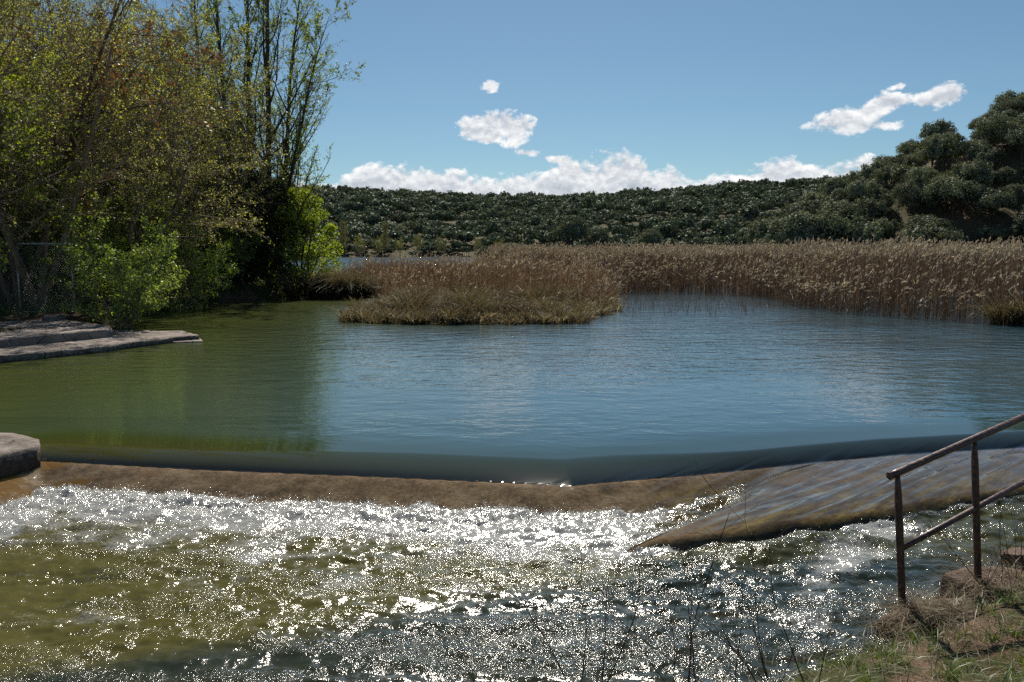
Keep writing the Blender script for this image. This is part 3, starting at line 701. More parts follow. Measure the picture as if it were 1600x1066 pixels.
# ------------------------------------------------------------------ blades
def blades(rng, n, X_, Y_, Z_, h, wd, bend, acc, a, K=4, lean=None):
    """n ribbons that taper and bend"""
    th_ = rng.random(n)*2*math.pi; d = np.stack([np.cos(th_), np.sin(th_), np.zeros(n)], -1)
    if lean is not None: d = unit(d + np.array(lean))
    sd = np.stack([-np.sin(th_+rng.normal(0, .6, n)), np.cos(th_), np.zeros(n)], -1)
    ph_ = rng.random(n)*2*math.pi; sd = np.stack([np.cos(ph_), np.sin(ph_), np.zeros(n)], -1)
    base = np.stack([X_, Y_, Z_], -1)
    pts_ = []
    for k in range(K):
        s_ = k/(K-1)
        b_ = bend*s_**1.8
        pts_.append(base + d*(h*b_)[:, None]*.9 + np.array([0, 0, 1])*(h*s_*(1-.45*np.minimum(bend, 1.4)*s_))[:, None])
    pts_ = np.stack(pts_, 1)
    wk = np.array([1-.85*(k/(K-1))**1.5 for k in range(K)])
    v = np.stack([pts_-sd[:, None]*(wd*.5)[:, None, None]*wk[None, :, None], pts_+sd[:, None]*(wd*.5)[:, None, None]*wk[None, :, None]], 2)
    v = v.reshape(-1, 3)
    b0 = (np.arange(n)*K*2)[:, None]+(np.arange(K-1)*2)[None]
    q_ = np.stack([b0, b0+1, b0+3, b0+2], -1).reshape(-1, 4)
    acc.add(v, q_, None, np.repeat(a, K*2)); return pts_
def bvar(a): return a

# reed beds
def in_poly_pts(rng, poly, n, edge_bias=0.0):
    poly = np.asarray(poly, float); lo = poly.min(0); hi = poly.max(0); res = []
    while sum(len(r_) for r_ in res) < n:
        p_ = lo+(hi-lo)*rng.random((n*3, 2)); d_ = pip(p_[:, 0], p_[:, 1], poly)
        k = d_ > 0
        if edge_bias: k &= rng.random(len(p_)) < (edge_bias+(1-edge_bias)*np.exp(-d_/3.0))
        res.append(p_[k])
    return np.concatenate(res)[:n]
rng = np.random.default_rng(11)
def Lp(px, py): return P(px, py, LAKE_Z)[:2]
reed_main = [Lp(1660, 518), Lp(1600, 512), Lp(1500, 503), Lp(1400, 497), Lp(1300, 490), Lp(1240, 481), Lp(1212, 470), Lp(1150, 462), Lp(1060, 459), Lp(968, 461), Lp(930, 455), Lp(860, 446), Lp(780, 440), [-4, 75], [0, 100], [18, 112], [42, 116], [50, 84], [40, 50], [26, 27]]
def reeds(name, poly, n, eb, hmin, hmax, plume_p, seed, label, stalk_w=.018):
    rng = np.random.default_rng(seed); p_ = in_poly_pts(rng, poly, n, eb)
    x, y = p_[:, 0], p_[:, 1]; dist = np.hypot(x, y)
    clump = fbm(x*.5, y*.5, 3, seed)
    h = (hmin+(hmax-hmin)*rng.random(n)**.6)*(1+.13*clump)
    dedge = pip(x, y, poly); h = h*(.42+.58*sstep(-.2, 3.5, dedge+1.6*clump+.8*rng.random(n)))*(1+.10*fbm(x*.16, y*.16, 2, seed+5))
    wd = stalk_w*(.7+.6*rng.random(n))*(dist/32)**.6
    a_ = Acc()
    av = np.clip(.42+.35*clump+.22*rng.normal(size=n), 0, 1)
    bend = np.abs(rng.normal(0, .10, n))+.02
    bend = np.where(rng.random(n) < .05+.12*(dedge < 1.5), .5+.6*rng.random(n), bend)
    pt = blades(rng, n, x, y, np.full(n, LAKE_Z-.05), h, wd, bend, a_, av, 4, (.35, -.15, 0))
    # leaves on the stalks
    nl_ = int(n*1.2); i = rng.integers(0, n, nl_); f_ = .12+.65*rng.random(nl_)
    bp = pt[i, 0]*(1-f_)[:, None]+pt[i, 3]*f_[:, None]
    blades(rng, nl_, bp[:, 0], bp[:, 1], bp[:, 2], .25+.35*rng.random(nl_), wd[i]*1.5, .8+.7*rng.random(nl_), a_, np.clip(av[i]+.12*rng.normal(size=nl_)+.05, 0, 1), 3, (.5, 0, 0))
    ob = a_.build(name, M['reed_stalk'])
    tag(ob, label, None, None, 'stuff')
    # plumes
    k = np.where(rng.random(n) < plume_p)[0]; b_ = Acc(); m_ = len(k)
    tip = pt[k, 3]; dr = unit(pt[k, 3]-pt[k, 2] + np.array([.25, 0, 0])+.25*rng.normal(size=(m_, 3)))
    L = .20+.16*rng.random(m_)
    for r_ in range(7):
        f_ = rng.random(m_); c_ = tip + dr*(L*(f_-.35))[:, None] + .016*rng.normal(size=(m_, 3))
        c_[:, 2] -= .05*f_**2
        s_ = (.055+.055*rng.random(m_))*(1-.5*np.abs(f_-.4))*(dist[k]/35)**.4
        w_ = unit(np.cross(dr, rng.normal(size=(m_, 3))))*(s_*.30)[:, None]; d_ = dr*(s_*.75)[:, None]
        v = np.stack([c_-d_, c_+w_, c_+d_, c_-w_], 1).reshape(-1, 3)
        b_.add(v, np.arange(m_*4).reshape(-1, 4), None, np.repeat(np.clip(.5+.3*rng.normal(size=m_), 0, 1), 4))
    return ob, b_
ob, b_ = reeds('reeds', reed_main, 42000, .22, 2.25, 3.0, .55, 21, 'tall red-brown common reeds with pale plumes filling the right side of the lake')
pb = b_.build('plumes', M['reed_plume'], ob)
pb['kind'] = 'stuff'
# smaller reeds between the clumps on the left (lower, no plumes)
reed_left = [Lp(960, 455), Lp(968, 472), [3.4, 31.5], [0, 31], [-4, 32], Lp(590, 470), Lp(545, 455), Lp(505, 447), [-14, 58], [-9, 66], [0, 62]]
ob, b_ = reeds('reeds', reed_left, 12500, .35, 1.35, 2.3, .10, 27, 'lower grey-brown reeds behind the sedge islet, open water showing through')
pb = b_.build('plumes', M['reed_plume'], ob); pb['kind'] = 'stuff'

# the sedge islet and the rush clump
def tussock(rng, acc, cx, cy, z, r, h, n, wd=.016, col_=(.5, .25)):
    rr = r*np.sqrt(rng.random(n)); th_ = rng.random(n)*6.283
    x = cx+rr*np.cos(th_); y = cy+rr*np.sin(th_)
    K = 5; out_ = np.stack([np.cos(th_), np.sin(th_), 0*th_], -1)
    H = h*(.55+.6*rng.random(n)); bend = (.25+.9*(rr/r)*rng.random(n)+.25*rng.random(n))
    base = np.stack([x, y, np.full(n, z)], -1); pts_ = []
    dirv = unit(out_+.5*rng.normal(size=(n, 3))*[1, 1, 0])
    for k in range(K):
        s_ = k/(K-1)
        pts_.append(base+dirv*(H*bend*s_**1.5)[:, None]+np.array([0, 0, 1])*(H*(s_-.62*np.minimum(bend, 1.5)*s_**2.6))[:, None])
    pts_ = np.stack(pts_, 1); ph_ = rng.random(n)*6.28; sd_ = np.stack([np.cos(ph_), np.sin(ph_), 0*ph_], -1)
    wk = np.array([1-.85*(k/(K-1))**2 for k in range(K)]); ww = wd*(.6+.8*rng.random(n))
    v = np.stack([pts_-sd_[:, None]*(ww*.5)[:, None, None]*wk[None, :, None], pts_+sd_[:, None]*(ww*.5)[:, None, None]*wk[None, :, None]], 2).reshape(-1, 3)
    b0 = (np.arange(n)*K*2)[:, None]+(np.arange(K-1)*2)[None]
    acc.add(v, np.stack([b0, b0+1, b0+3, b0+2], -1).reshape(-1, 4), None, np.repeat(np.clip(col_[0]+col_[1]*rng.normal(size=n), 0, 1), K*2))
rng = np.random.default_rng(31)
isl = [Lp(566, 500), Lp(620, 504), Lp(760, 506), Lp(900, 504), Lp(965, 490), Lp(972, 478), Lp(900, 470), Lp(700, 468), Lp(590, 480)]
c_isl = np.mean(isl, 0); isl = [np.array([c_isl[0]+(p_[0]-c_isl[0])*.95-.45, p_[1]]) for p_ in isl]
# mound
a_ = Acc(); 
yy, xx = np.meshgrid(np.linspace(23, 38, 60), np.linspace(-7, 6, 60)); dI = pip(xx, yy, isl)
zz = np.where(dI > 0, LAKE_Z-.05+.22*sstep(.2, 1.6, dI)+.1*fbm(xx, yy, 3, 4), LAKE_Z-.3)
i = np.arange(3600).reshape(60, 60); q = np.stack([i[:-1, :-1], i[1:, :-1], i[1:, 1:], i[:-1, 1:]], -1).reshape(-1, 4)
tag(mesh('islet_ground', np.stack([xx, yy, zz], -1).reshape(-1, 3), q, M['soil'], None, True, dict(hill=np.zeros(3600))), 'low muddy islet under the sedge', None, None, 'structure')
acc = Acc(); pts_i = in_poly_pts(rng, isl, 230); pts_i = pts_i + rng.normal(size=pts_i.shape)*[.35, .12]
for (x, y) in pts_i:
    green = .48+.10*vnoise(np.array([x*.5]), np.array([y*.5]), 3)[0]
    hN = vnoise(np.array([x*.75+5]), np.array([y*.5]), 3)[0]; gN = vnoise(np.array([x*.9]), np.array([y*.9]), 8)[0]
    dE = float(pip(np.array([x]), np.array([y]), isl)[0]); tussock(rng, acc, x, y, LAKE_Z-.02+.15*min(max(dE, 0), 1), .25+.35*rng.random(), (.40+1.45*hN*rng.uniform(.6, 1.1))*(.38+.62*min(1, max(0, dE+.2*rng.normal())/1.6)), 230, .020, (.22+.38*gN, .20))
# fallen straw skirt along the waterline, uneven
fl_ = np.array([isl[8], isl[0], isl[1], isl[2], isl[3], isl[4], isl[5]])
for k in range(210):
    u_ = rng.random()*6; i_ = int(u_); p_ = fl_[i_]*(1-(u_-i_))+fl_[i_+1]*(u_-i_)
    wob = .55*fbm(np.array([p_[0]*.9]), np.array([p_[1]*.9]), 3, 44)[0]
    x = p_[0]+.25*rng.normal(); y = p_[1]-wob+.1+.28*rng.normal(); hs = rng.random()
    tussock(rng, acc, x, y, LAKE_Z-.03, .10+.25*rng.random(), .22+.55*hs*hs+.25*(rng.random() < .15), int(50+70*rng.random()), .022, (.35+.45*rng.random(), .22))
tag(acc.build('sedge', M['sedge']), 'tangled brown and green sedge covering the small islet in the pool', None, None, 'stuff')
def clump(px, py, w_, h_, n_, seed, label):
    rng = np.random.default_rng(seed); c = Lp(px, py); acc = Acc()
    for k in range(n_):
        tussock(rng, acc, w_*rng.normal()*.45, abs(rng.normal())*.8*w_*.4, 0, .3, h_*(.6+.55*rng.random()), 230, .024, (.50, .2))
    o_ = acc.build('rush_clump', M['sedge']); o_.location = (c[0], c[1], LAKE_Z-.02)
    tag(o_, label, 'rush clump'); return o_
clump(532, 467, 1.7, 2.0, 30, 41, 'fountain-shaped clump of brown rushes standing alone left of the islet')
clump(484, 452, 1.2, 1.5, 14, 43, 'pale beige rush clump close to the trees on the left shore')
clump(1604, 507, 1.0, 1.1, 10, 44, 'bushy green and tan rush clump at the right edge where the reeds meet the water')
# stems standing in open water in the bay
acc = Acc(); n = 520; rng = np.random.default_rng(51)
p_ = in_poly_pts(rng, [Lp(970, 496), Lp(1010, 494), Lp(1180, 492), Lp(1240, 484), Lp(1200, 466), Lp(975, 464)], n)
blades(rng, n, p_[:, 0], p_[:, 1], np.full(n, LAKE_Z-.03), .25+.75*rng.random(n)**2, np.full(n, .014), np.abs(rng.normal(0, .3, n)), acc, np.clip(rng.random(n)*.4, 0, 1), 3)
k = 60; j = rng.integers(0, n, k); blades(rng, k, p_[j, 0], p_[j, 1], np.full(k, LAKE_Z-.0), .2+.4*rng.random(k), np.full(k, .012), np.full(k, 2.0), acc, np.full(k, .1), 3)
tag(acc.build('water_stems', M['reed_stalk']), 'thin dead stems sticking out of the open water in the bay', None, None, 'stuff')

# ------------------------------------------------------------------ trees
def tree_poplar(seed, H, lean=(0, 0), leafmat='poplar_leaf', nleaf=9000, barkm='bark', l1=30, a1=.62, leaf=.095, name='poplar_tree', t0=.12, lf=.30):
    rng = np.random.default_rng(seed)
    K = 12; s_ = np.linspace(0, 1, K); pts_ = np.zeros((1, K, 3))
    pts_[0, :, 2] = s_*H; pts_[0, :, 0] = lean[0]*H*s_**1.3+.18*np.cumsum(rng.normal(0, .5, K))*.6; pts_[0, :, 1] = lean[1]*H*s_+.18*np.cumsum(rng.normal(0, .5, K))*.6
    pts_[0, 0, :2] = 0
    r0 = np.array([(H*.0105)*(1-s_*.93)])
    w1, q1 = grow(rng, pts_, r0, l1, t0, .98, a1, lf, 8, .10, .10, lambda t_: 1.05-t_*.75, .5, .15)
    w2, q2 = grow(rng, w1, q1, 8, .15, .97, .6, .34, 5, .05, .16, lambda t_: 1.1-t_*.6, .55, .2)
    w3, q3 = grow(rng, w2, q2, 6, .15, 1.0, .6, .42, 4, .03, .2, lambda t_: 1.1-t_*.5, .6, .3)
    q3 = np.maximum(q3, .004)
    root = empty(name, (0, 0, 0)); a_ = Acc()
    tubes(pts_, r0, 8, a_); tubes(w1, q1, 5, a_); tubes(w2, np.maximum(q2, .006), 3, a_); tubes(w3, q3, 3, a_)
    a_.build('trunk', M[barkm], root, True)
    b_ = Acc(); C = np.concatenate([onlines(rng, w3, int(nleaf*.75), .2, 1, .05), onlines(rng, w2, nleaf//4, .3, 1, .05)])
    leaves(rng, C, leaf, b_, .75)
    b_.build('crown', M[leafmat], root); return root
def tree_spread(seed, H, stems=4, leafmat='bud', nleaf=16000, barkm='twig', leaf=.075, a0=.42, name='tree', lf1=.5, tw=6, droop=.0, wind=None):
    rng = np.random.default_rng(seed)
    root = empty(name, (0, 0, 0)); a_ = Acc()
    th_ = np.arange(stems)*2*math.pi/stems+rng.random(stems)
    K = 9; st_ = np.zeros((stems, K, 3)); d = np.stack([np.sin(a0)*np.cos(th_), np.sin(a0)*np.sin(th_), np.full(stems, np.cos(a0))], -1)
    d += .12*rng.normal(size=d.shape)
    for k in range(1, K):
        d = unit(d+.09*rng.normal(size=d.shape)+np.array([0, 0, .05])+(0 if wind is None else np.array(wind)*.4)); st_[:, k] = st_[:, k-1]+d*(H/(K-1))*(.8+.25*rng.random((stems, 1)))
    r0 = np.repeat(np.array([H*.009*(1-np.linspace(0, .9, K))]), stems, 0)
    w1, q1 = grow(rng, st_, r0, 13, .2, .98, .75, lf1, 8, .015-droop, .12, lambda t_: 1.05-t_*.6, .55, .15, wind=wind)
    w2, q2 = grow(rng, w1, q1, 9, .12, .97, .62, .40, 6, .0-droop, .17, lambda t_: 1.1-t_*.6, .55, .2, wind=wind)
    w3, q3 = grow(rng, w2, q2, tw, .1, 1.0, .6, .42, 4, .02, .22, lambda t_: 1.1-t_*.5, .6, .3)
    tubes(st_, r0, 7, a_); tubes(w1, q1, 4, a_); tubes(w2, np.maximum(q2, .006), 3, a_); tubes(w3, np.maximum(q3, .0045), 3, a_)
    a_.build('trunk', M[barkm], root, True)
    b_ = Acc(); C = np.concatenate([onlines(rng, w3, int(nleaf*.8), .1, 1, .05), onlines(rng, w2, nleaf//5, .3, 1, .06)])
    leaves(rng, C, leaf, b_, .7); b_.build('crown', M[leafmat], root); return root
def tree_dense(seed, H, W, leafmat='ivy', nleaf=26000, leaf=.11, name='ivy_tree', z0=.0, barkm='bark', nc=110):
    rng = np.random.default_rng(seed); root = empty(name, (0, 0, 0)); a_ = Acc()
    K = 7; tr = np.zeros((3, K, 3)); s_ = np.linspace(0, 1, K)
    for i in range(3):
        tr[i, :, 2] = s_*H*.85; tr[i, :, 0] = (i-1)*.25*W*s_+.1*rng.normal(size=K); tr[i, :, 1] = rng.normal()*.2*W*s_
    rr = np.repeat(np.array([H*.014*(1-.85*s_)]), 3, 0); tubes(tr, rr, 6, a_)
    w1, q1 = grow(rng, tr, rr, 14, .1, 1, .8, .42, 5, .05, .12); tubes(w1, q1, 4, a_)
    a_.build('trunk', M[barkm], root, True)
    cs = []
    for i in range(nc):
        z = rng.random()**.8; r_ = W*.5*math.sqrt(max(.05, 1-(abs(z-.40)/.62)**2.2))*(.35+.65*rng.random()**.5); t_ = rng.random()*6.28
        cs.append([r_*math.cos(t_), r_*math.sin(t_), z0+z*(H-z0)])
    cs = np.array(cs); rs = W*(.07+.09*rng.random(nc))
    i = rng.integers(0, nc, nleaf); dr = unit(rng.normal(size=(nleaf, 3)))
    C = cs[i]+dr*(rs[i]*(.55+.6*rng.random(nleaf)))[:, None]*[1, 1, .9]
    C[:, 2] = np.maximum(C[:, 2], .05)
    b_ = Acc(); leaves(rng, C, leaf, b_, .75, .3, np.clip(.45*rng.random(nleaf)+.55*rng.random(nc)[i], 0, 1)); b_.build('crown', M[leafmat], root); return root
def place(o, px, Y, z=None, rz=0.0, s=1.0, label=None, cat='tree', group=None):
    x = XY(px, Y); o.location = (x, Y, (hz(x, Y) if z is None else z)-.08); o.rotation_euler = (0, 0, rz); o.scale = (s, s, s) if not hasattr(s, '__len__') else s
    tag(o, label, cat, group); return o
def copy_at(src, px, Y, rz, s, label, cat='tree', group=None, z=None):
    x = XY(px, Y); zz_ = (hz(x, Y) if z is None else z)-.08
    c = copy_tree(src, (x, Y, zz_), rz, s); tag(c, label, cat, group); return c

GP = 'tall poplars on the point of the left bank'
pa = place(tree_poplar(1, 21, (-.05, 0), nleaf=6500), 372, 46, label='tall slender poplar, leftmost of the cluster on the left point', group=GP)
pb_ = place(tree_poplar(2, 22, (.01, 0), nleaf=9500), 398, 47, label='tall poplar with the greenest leaves, in the middle of the cluster on the point', group=GP)
pc = place(tree_poplar(3, 22, (.045, 0), nleaf=7000), 422, 45, label='tall poplar with two straight dark stems rising out of the ivy on the left point', group=GP)
pd_ = place(tree_poplar(4, 14.5, (.24, 0), nleaf=6500, a1=.75, lf=.36), 428, 44, label='poplar leaning right over the water with a wide sparse crown', group=GP)
pe = place(tree_poplar(5, 19, (.10, 0), nleaf=5500), 440, 48, label='tall nearly bare poplar leaning slightly right at the back of the cluster', group=GP)
copy_at(pa, 330, 50, 1.3, 1.0, 'tall thin bare poplar just left of the cluster, behind the brown branches', 'tree', GP)

sa = place(tree_spread(11, 12.5, 4, nleaf=25000, leaf=.058, tw=11, wind=(.05, 0, 0)), 60, 26, label='large brown many-branched tree with sweeping bare limbs behind the fence', group='budding trees along the left bank')
sb = place(tree_spread(12, 11.5, 5, nleaf=25000, leaf=.058, tw=11, wind=(.045, 0, 0), a0=.5), 185, 31, label='wide budding tree whose thin branches arch right above the green bushes', group='budding trees along the left bank')
sc_ = place(tree_spread(13, 12, 4, nleaf=25000, leaf=.058, tw=11, a0=.3), 285, 40, label='upright budding tree of dense fine twigs just left of the poplars', group='budding trees along the left bank')
copy_at(sb, -90, 24, 2.1, 1.05, 'brown twiggy tree at the left edge of the picture', 'tree', 'budding trees along the left bank')
se = copy_at(sa, 235, 37, 3.7, 1.1, 'tall bare brown tree standing behind the wide arching one', 'tree', 'budding trees along the left bank')
sg = copy_at(sc_, 130, 36, .9, 1.25, 'tall fine-twigged tree behind the fence and the arching tree', 'tree', 'budding trees along the left bank')
cu = place(tree_spread(14, 15, 4, leafmat='copper', nleaf=12000, leaf=.11, barkm='bark', a0=.22, lf1=.38), 0, 28, label='tall tree with copper brown leaves in the top left corner')
go = place(tree_spread(15, 12, 4, leafmat='gold', nleaf=20000, leaf=.11, a0=.22, lf1=.34), 322, 56, label='golden yellow catkin tree glowing behind the bare twigs')

GB = 'leafy bushes on the left bank'
ba = place(tree_spread(21, 3.9, 7, leafmat='bush_leaf', nleaf=17000, leaf=.075, a0=.62, name='bush', lf1=.5, tw=4), 192, 24.6, label='loose bright green bush arching over the water beside the platform', cat='bush', group=GB)
bb = place(tree_spread(22, 4.6, 7, leafmat='bush_leaf', nleaf=20000, leaf=.08, a0=.5, name='bush', lf1=.45, tw=4), 20, 28.5, label='dense green bush filling the space behind the fence', cat='bush', group=GB)
bc = place(tree_spread(23, 6.5, 6, leafmat='lime', nleaf=16000, leaf=.085, a0=.45, name='bush', lf1=.45, tw=5), -20, 28, label='bright lime green tall bush at the left edge above the fence', cat='bush', group=GB)
copy_at(ba, 255, 33, 2.0, 1.25, 'green bush hanging over the shore between the platform and the dark bank', 'bush', GB)
copy_at(bb, 120, 29.5, 1.0, .95, 'green bush directly right of the fence post', 'bush', GB)
copy_at(bb, 300, 41, 2.6, 1.0, 'green bush behind the eroded earth bank', 'bush', GB)
copy_at(bc, 215, 34, 3.0, .95, 'tall lime green bush rising behind the overhanging one', 'bush', GB)
copy_at(bc, 25, 26.2, 2.4, 1.3, 'tallest lime green bush, its leaves bright along the left edge above the fence', 'bush', GB)
copy_at(bc, 95, 40, 1.6, 1.3, 'lime green young tree far behind the fence', 'bush', GB)
copy_at(ba, 330, 40.5, 4.0, .8, 'low green bush on the earth bank at the foot of the ivy trees', 'bush', GB)

GI = 'ivy-covered trees at the foot of the poplars'
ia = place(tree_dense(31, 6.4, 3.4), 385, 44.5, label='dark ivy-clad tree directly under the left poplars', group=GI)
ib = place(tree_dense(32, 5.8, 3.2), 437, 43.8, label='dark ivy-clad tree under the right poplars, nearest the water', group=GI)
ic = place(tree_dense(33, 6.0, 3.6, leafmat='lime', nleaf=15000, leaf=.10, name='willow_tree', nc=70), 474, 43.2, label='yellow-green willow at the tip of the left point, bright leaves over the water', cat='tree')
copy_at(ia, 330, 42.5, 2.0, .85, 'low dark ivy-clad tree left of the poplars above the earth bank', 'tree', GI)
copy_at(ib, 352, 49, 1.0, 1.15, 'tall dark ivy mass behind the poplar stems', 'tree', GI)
GW = 'trees deeper in the wood on the left bank'
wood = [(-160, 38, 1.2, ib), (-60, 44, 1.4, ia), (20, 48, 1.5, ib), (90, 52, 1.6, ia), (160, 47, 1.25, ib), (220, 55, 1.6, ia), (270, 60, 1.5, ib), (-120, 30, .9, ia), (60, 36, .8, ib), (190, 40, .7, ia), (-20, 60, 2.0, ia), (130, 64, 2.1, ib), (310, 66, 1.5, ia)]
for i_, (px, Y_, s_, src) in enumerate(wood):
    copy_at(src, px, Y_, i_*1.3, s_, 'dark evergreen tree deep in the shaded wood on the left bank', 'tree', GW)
tall = [(-140, 42, 1.25, sa), (-50, 50, 1.4, sc_), (40, 56, 1.5, sa), (110, 48, 1.35, sb), (170, 58, 1.5, sc_), (225, 52, 1.3, sb), (265, 64, 1.4, sc_), (300, 50, 1.15, sb), (0, 40, 1.2, sb), (-190, 32, 1.2, sc_)]
for i_, (px, Y_, s_, src) in enumerate(tall):
    copy_at(src, px, Y_, .5+i_*2.1, s_, 'tall bare brown tree in the background of the wood on the left bank', 'tree', 'bare trees deep in the left wood')

# undergrowth along the left bank
rng = np.random.default_rng(61); acc = Acc()
up_poly = [(-16.5, 24.5), (-13.6, 25), (-14.4, 28), (-17.2, 34), (-16.2, 38.6), (-13.2, 41.8), (-11.6, 44.2), (-13, 50), (-30, 52), (-34, 25)]
n = 26000; p_ = in_poly_pts(rng, up_poly, n, .15); zz = height(p_[:, 0], p_[:, 1])
blades(rng, n, p_[:, 0], p_[:, 1], zz-.02, .15+.45*rng.random(n), .014+.014*rng.random(n), .3+.8*rng.random(n), acc, np.clip(rng.normal(.5, .25, n), 0, 1), 3)
tag(acc.build('undergrowth', M['grass']), 'long grass and weeds under the trees on the left bank', None, None, 'stuff')
# eroded earth bank with roots
eb = rock('earth_bank', (XY(292, 39.5), 39.6, .75), 1.6, .8, .75, R(15), 33, M['soil']); tag(eb, 'eroded brown earth lump with hollows at the shore under the trees', 'earth bank')
eb2 = rock('earth_bank', (XY(322, 40.8), 41.3, .45), 1.7, .7, .45, R(0), 37, M['soil']); tag(eb2, 'low grassy earth ledge just above the water left of the ivy trees', 'earth bank')
st = rock('stump', (XY(263, 36.0), 36.0, .6), .35, .3, .75, 0, 39, M['bark']); tag(st, 'broken dark tree stump at the water edge under the overhanging bush', 'stump')

# ------------------------------------------------------------------ holm oaks
def oak_proto(seed, H, W, nclump, per, leaf, mt, flat=.72):
    rng = np.random.default_rng(seed); cs = []; lob = 9
    lc = unit(rng.normal(size=(lob, 3))*[1, 1, .6])*[W*.27, W*.27, H*.2]
    for i in range(nclump):
        l_ = lc[rng.integers(0, lob)]; d = unit(rng.normal(size=3)); d[2] = abs(d[2])*1.0-.25*rng.random()
        cs.append(l_+d*[W*.26, W*.26, H*.24]*(.65+.4*rng.random())+[0, 0, H*.56])
    cs = np.array(cs); i = np.repeat(np.arange(nclump), per); n_ = len(i)
    C = cs[i]+unit(rng.normal(size=(n_, 3)))*(W*.075*(.5+.6*rng.random(n_)))[:, None]
    C[:, 2] = np.maximum(C[:, 2], H*.06)
    ow = unit(C-cs[i])*1.1 + unit((C-[0, 0, H*.45])/[W, W, H])*1.6
    a_ = Acc(); leaves(rng, C, leaf, a_, .8, .2, np.clip(.6*rng.random(n_)+.4*rng.random(nclump)[i], 0, 1), outw=ow); return a_
def oak_trunk(seed, H):
    rng = np.random.default_rng(seed); a_ = Acc(); K = 5; t_ = np.zeros((1, K, 3)); t_[0, :, 2] = np.linspace(-.4, H*.55, K); t_[0, :, :2] += .12*rng.normal(size=(K, 2))
    r_ = np.array([np.linspace(.20, .10, K)]); tubes(t_, r_, 6, a_); w_, q_ = grow(rng, t_, r_, 7, .4, 1, .7, .7, 4, .05); tubes(w_, q_, 4, a_); return a_
oaks = []
for k in range(5):
    r_ = empty('holm_oak', (0, 0, 0)); H_, W_ = [(6.6, 6.6), (6.0, 7.2), (7.4, 6.4), (5.4, 6.0), (6.8, 7.6)][k]
    oak_trunk(70+k, H_).build('trunk', M['bark'], r_); oak_proto(80+k, H_, W_, 210, 30, .25, M['oak']).build('crown', M['oak'], r_); oaks.append(r_)
rng = np.random.default_rng(91)
used = [False]*5
def put_oak(x, y, s, label, group='holm oaks on the near right hillside', k=None, rz=None, cat='tree'):
    k = rng.integers(0, 5) if k is None else k; rz = rng.random()*6.28 if rz is None else rz
    z = hz(x, y)-.25
    if not used[k]:
        used[k] = True; o_ = oaks[k]; o_.location = (x, y, z); o_.rotation_euler = (0, 0, rz); o_.scale = s if hasattr(s, '__len__') else (s, s, s)
    else: o_ = copy_tree(oaks[k], (x, y, z), rz, s)
    tag(o_, label, cat, group); return o_
# near right hill: jittered rows
cand = []
for gx_ in np.arange(34, 150, 4.5):
    for gy_ in np.arange(88, 240, 4.5):
        x = gx_+rng.uniform(-1.9, 1.9); y = gy_+rng.uniform(-1.9, 1.9); cand.append((x, y))
cand = np.array(cand); dh = pip(cand[:, 0], cand[:, 1], hill_r); px_ = 800+F*cand[:, 0]/cand[:, 1]
zc_ = height(cand[:, 0], cand[:, 1]); 
# keep those whose crown is not buried behind the slope in front
vis = []
for (x, y), z, d_, p_ in zip(cand, zc_, dh, px_):
    if d_ < -2 or p_ > 1720 or p_ < 1190: vis.append(False); continue
    ts = np.linspace(.25, .96, 24); zl = CZ+(z+5.5-CZ)*ts; zg = height(x*ts, y*ts)
    vis.append(bool((zg < zl+.3).all()))
vis = np.array(vis); red_c = np.array([at(1500, 232, 138.)[0], 138.])
near_oaks = []
for (x, y), v_ in zip(cand, vis):
    if not v_: continue
    pyy = 395-F*(hz(x, y)-CZ)/y
    if abs(800+F*x/y-1502) < 24 and 228 < pyy < 268: continue          # the bare red patch
    near_oaks.append((x, y))
near_oaks.sort(key=lambda p: p[1])
for x, y in near_oaks[:286]:
    s_ = .52+.48*rng.random(); d_ = float(pip(np.array([x]), np.array([y]), hill_r)[0])
    if d_ < 6: s_ *= 1.12
    put_oak(x, y, (s_, s_, s_*(.85+.35*rng.random())), 'dark green holm oak crowded among others on the steep near hillside')
for px, py, Y_, s_, lb in [(1238, 0, 112, 1.25, 'holm oak at the very left foot of the near right hill'), (1268, 0, 111, 1.3, 'tall holm oak second from the left foot of the near right hill'), (1300, 0, 113, 1.35, 'broad holm oak behind the reeds, third from the left foot of the right hill')]:
    put_oak(XY(px, Y_), Y_, s_, lb, None)
# bushes on the right bank behind the reeds
for px, Y_, s_, lb in [(1532, 74, (.95, .8, .42), 'low spreading bramble bush just above the reed plumes at the right'), (1478, 80, (.6, .6, .40), 'small rounded bramble bush above the reeds, left of the bigger one'), (1600, 76, (.7, .7, .35), 'low bush above the reeds at the right edge')]:
    x = XY(px, Y_); c = copy_tree(oaks[3], (x, Y_, 1.1), rng.random()*6, s_); c.name = 'bush'; tag(c, lb, 'bush')

